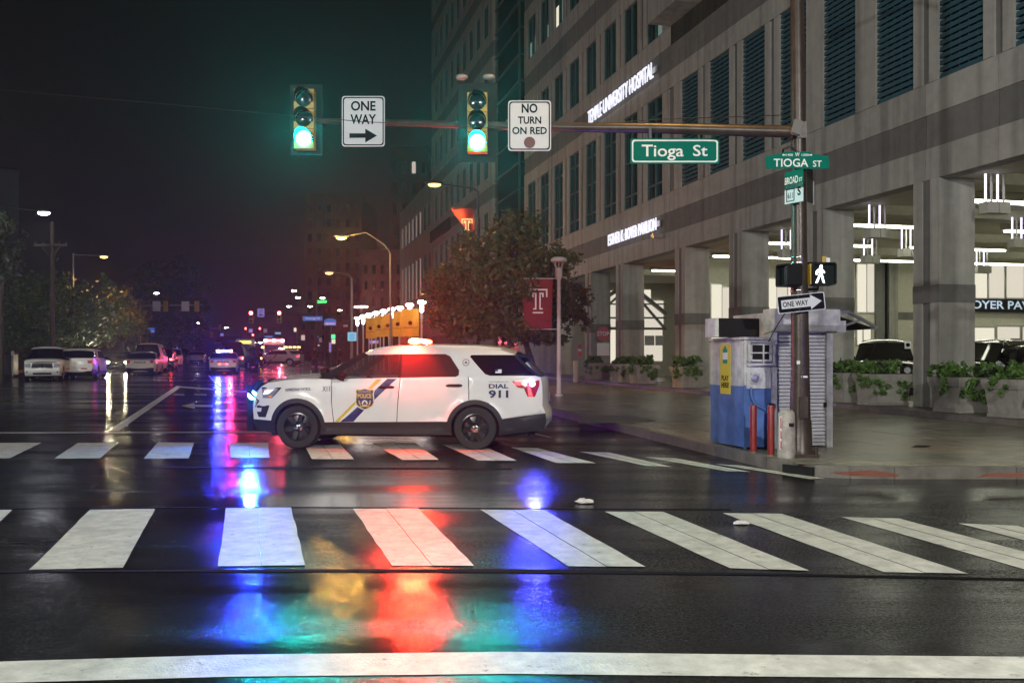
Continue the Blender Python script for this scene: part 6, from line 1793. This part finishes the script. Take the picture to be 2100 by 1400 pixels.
# ------------------------------------------------------------------ trees
d = 33.5; b = Vector((at(1098, 740, d).x, d, gz(d) + .15))
def rel(px, py, dd, rx, rz, ry=None): p = at(px, py, dd) - b; return (p.x, p.y, p.z, rx, ry or rx, rz)
BL = [rel(1060, 480, d, 1.0, .85), rel(985, 520, d - .4, 1.0, .8), rel(1120, 540, d, 1.1, .8), rel(930, 590, d - .3, 1.0, .8), rel(1030, 590, d - .8, 1.4, .95), rel(1150, 620, d + .2, 1.0, .75), rel(960, 660, d - .3, 1.15, .65), rel(1070, 670, d - .5, 1.3, .6), rel(1180, 650, d, .6, .5), rel(900, 640, d, .55, .5), rel(1120, 690, d, .8, .4)]
tree('leafy street tree behind the police car, lit orange and red on its left', None, b, BL, 24000, .095, 'leaf_olive', .13, 2.0, 4, -.4)
trees = [
    ('broad green tree above the white parked cars at left', (110, 70), [(30, 640, 3.0, 2.4), (90, 600, 2.6, 1.8), (130, 650, 3.2, 2.2), (190, 610, 2.2, 1.8), (210, 660, 2.4, 1.8), (60, 680, 2.6, 1.4), (150, 690, 2.8, 1.2)], 9000, .17, 'leaf', .22, 2.4),
    ('smaller tree with orange lit side right of the broad green tree', (250, 78), [(240, 630, 1.8, 1.8), (262, 660, 1.8, 1.8), (230, 680, 1.8, 1.4), (275, 690, 1.4, 1.2)], 3500, .17, 'leaf_olive', .18, 2.4),
    ('tall dark tree behind the left signal mast', (350, 112), [(345, 570, 3.4, 2.6), (310, 590, 3.0, 2.4), (385, 600, 2.8, 2.6), (340, 640, 4.0, 3.0), (395, 650, 2.2, 2.4), (300, 660, 3, 2.5), (350, 690, 3.6, 2.0)], 8000, .26, 'leaf_dark', .3, 3.5),
    ('dark tree cut by the left edge of the photo', (0, 52), [(0, 480, 1.4, 1.0), (-20, 540, 1.8, 1.3), (10, 520, 1.0, 1.0), (-60, 600, 2.0, 1.6)], 3600, .15, 'leaf_dark', .2, 4.2)]
for i, (lab, (px, dd), bl, nn, sz, lk_, tr, fk) in enumerate(trees):
    b = Vector(((px - 1050) / F * dd, dd, gz(dd) + .1))
    tree(lab, None, b, [rel(x, y, dd, rx, rz) for x, y, rx, rz in bl], nn, sz, lk_, tr, fk, 20 + i)

# ------------------------------------------------------------------ cars
build_patrol()
def gpos(px, d): return Vector(((px - 1050) / F * d, d, gz(d)))
AWAY, TOWARD = TH - R(90), TH + R(90)
# white SUV facing us at the left kerb
c = Car(BOXSUV, 'parked_car', 'white SUV with dark cross-bar grille parked facing us at the left kerb', 'car', gpos(98, 54), TOWARD + R(5), rim='alum')
c.epatch('grille', 'plastic', [(-.52, .70), (.52, .70), (.48, .96), (-.48, .96)], False, .02)
c.epatch('grille_bar', 'chrome', [(-.5, .81), (.5, .81), (.5, .85), (-.5, .85)], False, .05); c.epatch('grille_bar', 'chrome', [(-.03, .70), (.03, .70), (.03, .96), (-.03, .96)], False, .05)
for sg in (-1, 1): c.epatch('headlight', 'lens_clear', [(sg * .56, .74), (sg * .86, .76), (sg * .86, .94), (sg * .56, .95)] if sg > 0 else [(sg * .86, .76), (sg * .56, .74), (sg * .56, .95), (sg * .86, .94)], False, .03); c.epatch('fog_lamp', 'lens_clear', arc((sg * .74, .50), .06, 0, 340, 10), False, .03)
c.epatch('number_plate', 'decal_white', [(-.16, .52), (.16, .52), (.16, .64), (-.16, .64)], False, .03); c.epatch('air_intake', 'plastic', [(-.45, .36), (.45, .36), (.45, .46), (-.45, .46)], False, .03)
mirrors(c, -.75, 1.12)
def rear_kit(c, plate=True, tl='red_lens', z=(.86, 1.04), dark=True, band=None, w=.84):
    for sg in (-1, 1):
        q = [(sg * (w - .20), z[0]), (sg * w, z[0]), (sg * w, z[1]), (sg * (w - .24), z[1])]
        c.epatch('tail_light', tl, q if sg > 0 else list(reversed(q)), True, .02)
    if plate: c.epatch('number_plate', 'decal_white', [(-.16, .62), (.16, .62), (.16, .74), (-.16, .74)], True, .03)
    if dark: c.epatch('lower_bumper', 'plastic', [(-w, .24), (w, .24), (w, .50), (-w, .50)], True, .03)
def beacon(c, x, z, cols, y0=-.55, y1=.55):
    o = obj('beacon_bar', MB().box(x - .13, x + .13, y0, y1, z, z + .04), 'black', c.t); n_ = len(cols)
    for i, mk in enumerate(cols):
        w = (y1 - y0) / n_
        obj('beacon_lens', MB().box(x - .12, x + .12, y0 + i * w + .02, y0 + (i + 1) * w - .02, z + .041, z + .13), mk, o)
def far_stripe(c):
    for sg in (-1, 1):
        c.patch('blue_stripe', 'blue_stripe', kk((714, 600), (792, 598), (1046, 350), (990, 350)), .01, sg, .2)
        c.patch('tail_light', 'red_tail', kk((1724, 400), (1800, 440), (1850, 440), (1850, 362)), .02, sg, .2)
        c.patch('headlight', 'lens_clear', kk((243, 466), (298, 466), (362, 404), (236, 412)), .02, sg, .2)
c = Car(SUV, 'police_car', 'white police SUV seen from behind, parked just right of the white SUV at left', 'police car', gpos(172, 56.5), AWAY, step=.2); rear_kit(c, z=(.92, 1.10)); far_stripe(c); beacon(c, .2, 1.76, ['black'] * 3); c.epatch('reflector', 'red_lens', [(-.6, .60), (.6, .60), (.6, .66), (-.6, .66)], True, .03); mirrors(c, -1.05, 1.12)
c = Car(SEDAN, 'car', 'dark car with blazing headlights coming toward us on the left', 'car', gpos(250, 74), TOWARD, 'black_paint', top='black_paint', step=.2)
for sg in (-1, 1):
    hl_ = obj('headlight', MB().ball((-2.46, sg * .68, .68), .05, .21, .16, 10, 6), 'head_far', c.t); own_light(hl_, (-2.65, sg * .68, .68), 700, (1.0, .82, .55), .08, 140, (-1, 0, -.03))
c.epatch('grille', 'plastic', [(-.4, .5), (.4, .5), (.4, .66), (-.4, .66)], False, .03)
c = Car(SEDAN, 'police_car', 'white police sedan seen from behind beside the cream van', 'police car', gpos(297, 66.5), AWAY, step=.2); rear_kit(c, z=(.80, .98)); lettering('lettering', 'POLICE', 'navy', c.t, (2.62, 0, .86), .7, .13, xd=(0, 1, 0)); mirrors(c, -.8, 1.02, 'white_far')
c = Car(VAN, 'van', 'cream van standing behind the white police sedan at left', 'van', gpos(311, 74), AWAY, 'cream', top='cream', step=.25); rear_kit(c, tl='red_tail', z=(.9, 1.2), w=.9)
c = Car(BOXSUV, 'parked_car', 'dark parked car with red tail light right of the cream van', 'car', gpos(338, 84), AWAY, 'black_paint', top='black_paint', step=.25); rear_kit(c, tl='far_red', z=(.8, .95))
c = Car(BOXSUV, 'parked_car', 'pale parked car facing us beyond the cream van', 'car', gpos(352, 98), TOWARD, step=.25); c.epatch('grille', 'plastic', [(-.5, .70), (.5, .70), (.5, .92), (-.5, .92)], False, .03)
c = Car(BOXSUV, 'parked_car', 'dark parked car behind the pale parked car', 'car', gpos(370, 112), TOWARD, 'grey_paint', top='grey_paint', step=.25); c.epatch('grille', 'plastic', [(-.5, .70), (.5, .70), (.5, .92), (-.5, .92)], False, .03)
c = Car(SEDAN, 'police_car', 'distant white police sedan left of the centre lane', 'police car', gpos(405, 118), AWAY, step=.25); rear_kit(c, z=(.80, .98)); beacon(c, .3, 1.53, ['black'] * 2)
c = Car(SEDAN, 'police_car', 'white police sedan from behind with blue roof lights in the centre lane', 'police car', gpos(461, 69), AWAY, step=.16); rear_kit(c, z=(.80, .98)); beacon(c, .3, 1.53, ['far_pink', 'far_blue', 'far_blue', 'far_white'][::-1])
lettering('lettering', 'POLICE', 'navy', c.t, (2.62, 0, .86), .75, .13, xd=(0, 1, 0)); c.epatch('reflector', 'far_red', [(-.3, .69), (.3, .69), (.3, .735), (-.3, .735)], True, .035); mirrors(c, -.8, 1.02, 'white_far')
c.epatch('window_light', 'far_blue', [(0, 0)], True) if False else None
own_light(c.t, (2.8, -.35, 1.45), 1500, (.02, .035, 1.0), .1, 150, (1, 0, -.15))
own_light(c.t, (2.8, .45, 1.45), 500, (1.0, .03, .16), .1, 150, (1, 0, -.15))
obj('window_light', MB().box(1.22, 1.26, -.45, .25, 1.30, 1.34), 'far_blue', c.t)
c = Car(SUV, 'police_car', 'white police SUV standing crosswise at the far junction', 'police car', gpos(574, 104), R(-3), step=.2); far_stripe(c); beacon(c, .2, 1.76, ['bar_white', 'far_amber', 'far_pink']); own_light(c.t, (.2, -.9, 1.9), 900, (1.0, .04, .12), .12, 150, (0, -1, -.1)); own_light(c.t, (-2.0, -1.0, 1.6), 1500, (1.0, .05, .30), .12, 150, (0, -1, -.1))
c = Car(VAN, 'van', 'dark van with raised rear door beside the centre police sedan', 'van', gpos(497, 84), AWAY - R(14), 'grey_paint', top='grey_paint', step=.25); rear_kit(c, tl='far_red', z=(.9, 1.1), dark=False)
obj('rear_door', MB().quadbox([(2.6, -.85, 2.06), (3.5, -.85, 2.30), (3.5, .85, 2.30), (2.6, .85, 2.06), (2.6, -.85, 2.12), (3.5, -.85, 2.36), (3.5, .85, 2.36), (2.6, .85, 2.12)]), 'grey_paint', c.t)
c = Car(SEDAN, 'car', 'grey saloon car beyond the dark van', 'car', gpos(519, 96), AWAY, 'grey_paint', top='grey_paint', step=.25); rear_kit(c, tl='far_amber', z=(.8, .95))
def boxtruck(name, lab, cat, px, d, w, h, L, mk, front, build):
    t = thing(name, lab, cat, gpos(px, d), TH)
    b = MB().box(-w / 2, w / 2, 0, L, .55, h); b.quadbox([(-w / 2, 0, h + .001), (w / 2, 0, h + .001), (w / 2, L, h + .001), (-w / 2, L, h + .001), (-w / 2 + .2, .25, h + .2), (w / 2 - .2, .25, h + .2), (w / 2 - .2, L - .2, h + .2), (-w / 2 + .2, L - .2, h + .2)])
    obj('body', b, mk, t); obj('bumper', MB().box(-w / 2, w / 2, -.15, -.005, .45, .8), 'plastic', t)
    for x in (-w / 2 + .2, w / 2 - .2):
        for y in (1.2, L - 1.4): obj('wheel', MB().lathe([(.28, -.14), (.46, -.13), (.48, 0), (.46, .13), (.28, .14)], 16, o=(x, y, .48), axis='x'), 'rubber', t, True)
    obj('windscreen', MB().box(-w / 2 + .15, w / 2 - .15, -.03, -.004, h * .42, h * .78), 'tint_glass', t)
    build(t); return t
def bus(t): obj('route_display', MB().box(-.75, .75, -.05, -.005, 2.55, 2.9), 'bus_amber', t); [obj('tail_light', MB().box(x - .1, x + .1, -.06, -.006, .9, 1.2), 'far_red', t) for x in (-1.0, 1.0)]
boxtruck('bus', 'white bus with an amber route display far down the street', 'bus', 503, 130, 2.5, 3.0, 10, 'white_far', True, bus)
def amb(t):
    for x, mk in ((-1.0, 'far_pink'), (-.5, 'far_red'), (.0, 'far_pink'), (.5, 'far_red'), (1.0, 'far_pink')): obj('beacon_lens', MB().box(x - .18, x + .18, -.1, -.004, 2.75, 2.95), mk, t)
    obj('amber_lens', MB().box(-1.5, -1.27, -.1, -.004, 1.9, 2.1), 'far_amber', t); [obj('headlight', MB().ball((x, -.08, 1.0), .14, .06, .1, 8, 5), 'far_white', t) for x in (-.9, .9)]
boxtruck('ambulance', 'emergency truck with red and pink roof lights behind the far police SUV', 'ambulance', 562, 120, 2.5, 3.0, 6.5, 'white_far', True, amb)
c = Car(SUV, 'police_car', 'police SUV with blue beacon waiting beyond the right edge of the photo', 'police car', gpos(1050, 3.0) + Vector((10.5, 0, 0)), R(175), step=.25); far_stripe(c); beacon(c, .2, 1.76, ['far_blue', 'black', 'far_blue'])
lw_ = c.t.matrix_basis.inverted() if False else None
dv = Vector((4.3, 15.0, 1.75 + gz(15))) - Vector((10.3, 4.2, 2.0))
bl_ = own_light(c.t, (0, 0, 0), 420, (.16, .10, 1.0), .08, 17, dv, 1.0)
bl_.parent = None
mw = Matrix.Translation(c.t.location) @ c.t.rotation_euler.to_matrix().to_4x4()
bl_.parent = c.t; bl_.matrix_local = mw.inverted() @ (Matrix.Translation((10.3, 4.2, 2.0)) @ dv.to_track_quat('-Z', 'Y').to_matrix().to_4x4())
def fire(t):
    for i in range(4): obj('beacon_lens', MB().box(-.9 + i * .55, -.55 + i * .55, -.1, -.004, 2.0, 2.12), 'far_amber', t)
boxtruck('utility_truck', 'dark utility truck with amber lights right of the emergency truck', 'truck', 598, 128, 2.3, 2.3, 6, 'grey_paint', True, fire)
def tail(px, py, d, mk, lab, n_=1): pass
# cars under the hospital
c = Car(BOXSUV, 'parked_car', 'black boxy SUV parked behind the planters left of the near column', 'car', Vector((*onb, 0)) if False else at(1812, 740, 34) * 1, R(70), 'black_paint', top='black_paint', step=.2)
c.t.location.z = gz(34) + .15; c.t.scale = (1, 1, 1.02); mirrors(c, -.8, 1.12); c.epatch('grille', 'chrome', [(-.45, .70), (.45, .70), (.45, .95), (-.45, .95)], False, .03); [c.epatch('headlight', 'lens_clear', arc((sg * .68, .84), .10, 0, 340, 12), False, .04) for sg in (-1, 1)]
c = Car(BOXSUV, 'parked_car', 'black SUV parked right of the near column before the lobby', 'car', at(2020, 740, 32), R(35), 'black_paint', top='black_paint', step=.2); c.t.location.z = gz(32) + .15; [c.epatch('headlight', 'lens_clear', arc((sg * .68, .84), .10, 0, 340, 12), False, .04) for sg in (-1, 1)]; mirrors(c, -.8, 1.12)
c = Car(SEDAN, 'parked_car', 'dark car cut by the right edge beyond the planters', 'car', at(2150, 740, 30), R(100), 'black_paint', top='black_paint', step=.2); c.t.location.z = gz(30) + .15; c.t.scale = (1, 1, 1.08); mirrors(c, -.8, 1.02); [c.epatch('headlight', 'amber_lens', arc((sg * .68, .68), .08, 0, 340, 12), False, .04) for sg in (-1, 1)]
# people on the far pavement
for px, d, lab, pose, rz in ((645, 82, 'person in dark clothes walking on the far pavement left of the sign post', 'walk', 60), (672, 86, 'person in dark clothes standing behind the violet sign post', 'stand', 170), (697, 82, 'person in dark clothes walking right of the sign post', 'walk', -60)):
    person(lab, Vector(((px - 1050) / F * d, d, gz(d) + .15)), R(rz), pose, 1.76)
# barrier rails near them
t = thing('barrier', 'dark railing on the far pavement behind the walking person', 'railing', Vector(((652 - 1050) / F * 88, 88, gz(88) + .15)))
rb = MB()
for i in range(9): rb.bar((-1.6 + i * .4, 0, 0), (-1.6 + i * .4, 0, 1.3), .04)
obj('upright', rb, 'black', t); obj('rail', MB().bar((-1.7, 0, 1.3), (1.7, 0, 1.3), .05).bar((-1.7, 0, .15), (1.7, 0, .15), .05), 'black', t)
# electrical box and post at the far left
t = thing('bin', 'dark box standing on the far left pavement', 'bin', Vector(((14 - 1050) / F * 60, 60, gz(60) + .15))); obj('casing', MB().box(-.5, .5, -.4, .4, 0, 1.25), 'sign_green' if False else 'grey_paint', t); obj('lid', MB().box(-.53, .53, -.43, .43, 1.252, 1.36), 'black', t)
t = thing('parking_meter', 'slim grey kerb post with a pale top at the far left', 'post', Vector(((26 - 1050) / F * 55, 55, gz(55) + .15))); obj('post', MB().tube([(0, 0, 0), (0, 0, 1.2)], .04, 8), 'pole_grey', t); obj('head', MB().ball((0, 0, 1.32), .1, .08, .16, 10, 6), 'pole_white', t)
# litter
for px, py, s_, lab in ((1199, 1032, .11, 'crumpled pink-white litter on the wet road beyond the near crossing'), (1521, 1075, .08, 'small white litter lying between two near crossing stripes')):
    q = G(px, py); rl = random.Random(px)
    mb = MB().ball((0, 0, 0), 1, 1, 1, 9, 5); mb.v = [(x * s_ * rl.uniform(.7, 1.2), y * s_ * .6 * rl.uniform(.7, 1.2), max(.004, (z * .22 + .22) * s_ * rl.uniform(.5, 1.3))) for x, y, z in mb.v]
    o = tag(obj('litter', mb, 'paper'), lab, 'litter'); o.location = q

# ------------------------------------------------------------------ damp air
hz = MB().box(-200, 200, -60, 440, -3.5, 52)
hm = bpy.data.materials.new('haze'); hm.use_nodes = True; hn = hm.node_tree; hn.nodes.clear()
ho = hn.nodes.new('ShaderNodeOutputMaterial'); pv = hn.nodes.new('ShaderNodeVolumePrincipled')
pv.inputs['Color'].default_value = (.92, .93, .96, 1); pv.inputs['Density'].default_value = HAZE = 0.0005; pv.inputs['Anisotropy'].default_value = .78
hn.links.new(pv.outputs[0], ho.inputs['Volume'])
try: hm.cycles.homogeneous_volume = True
except Exception: pass
hz = link('haze', hz.mesh('haze', hm)); tag(hz, None, None, None, 'stuff')
hz.display_type = 'WIRE'
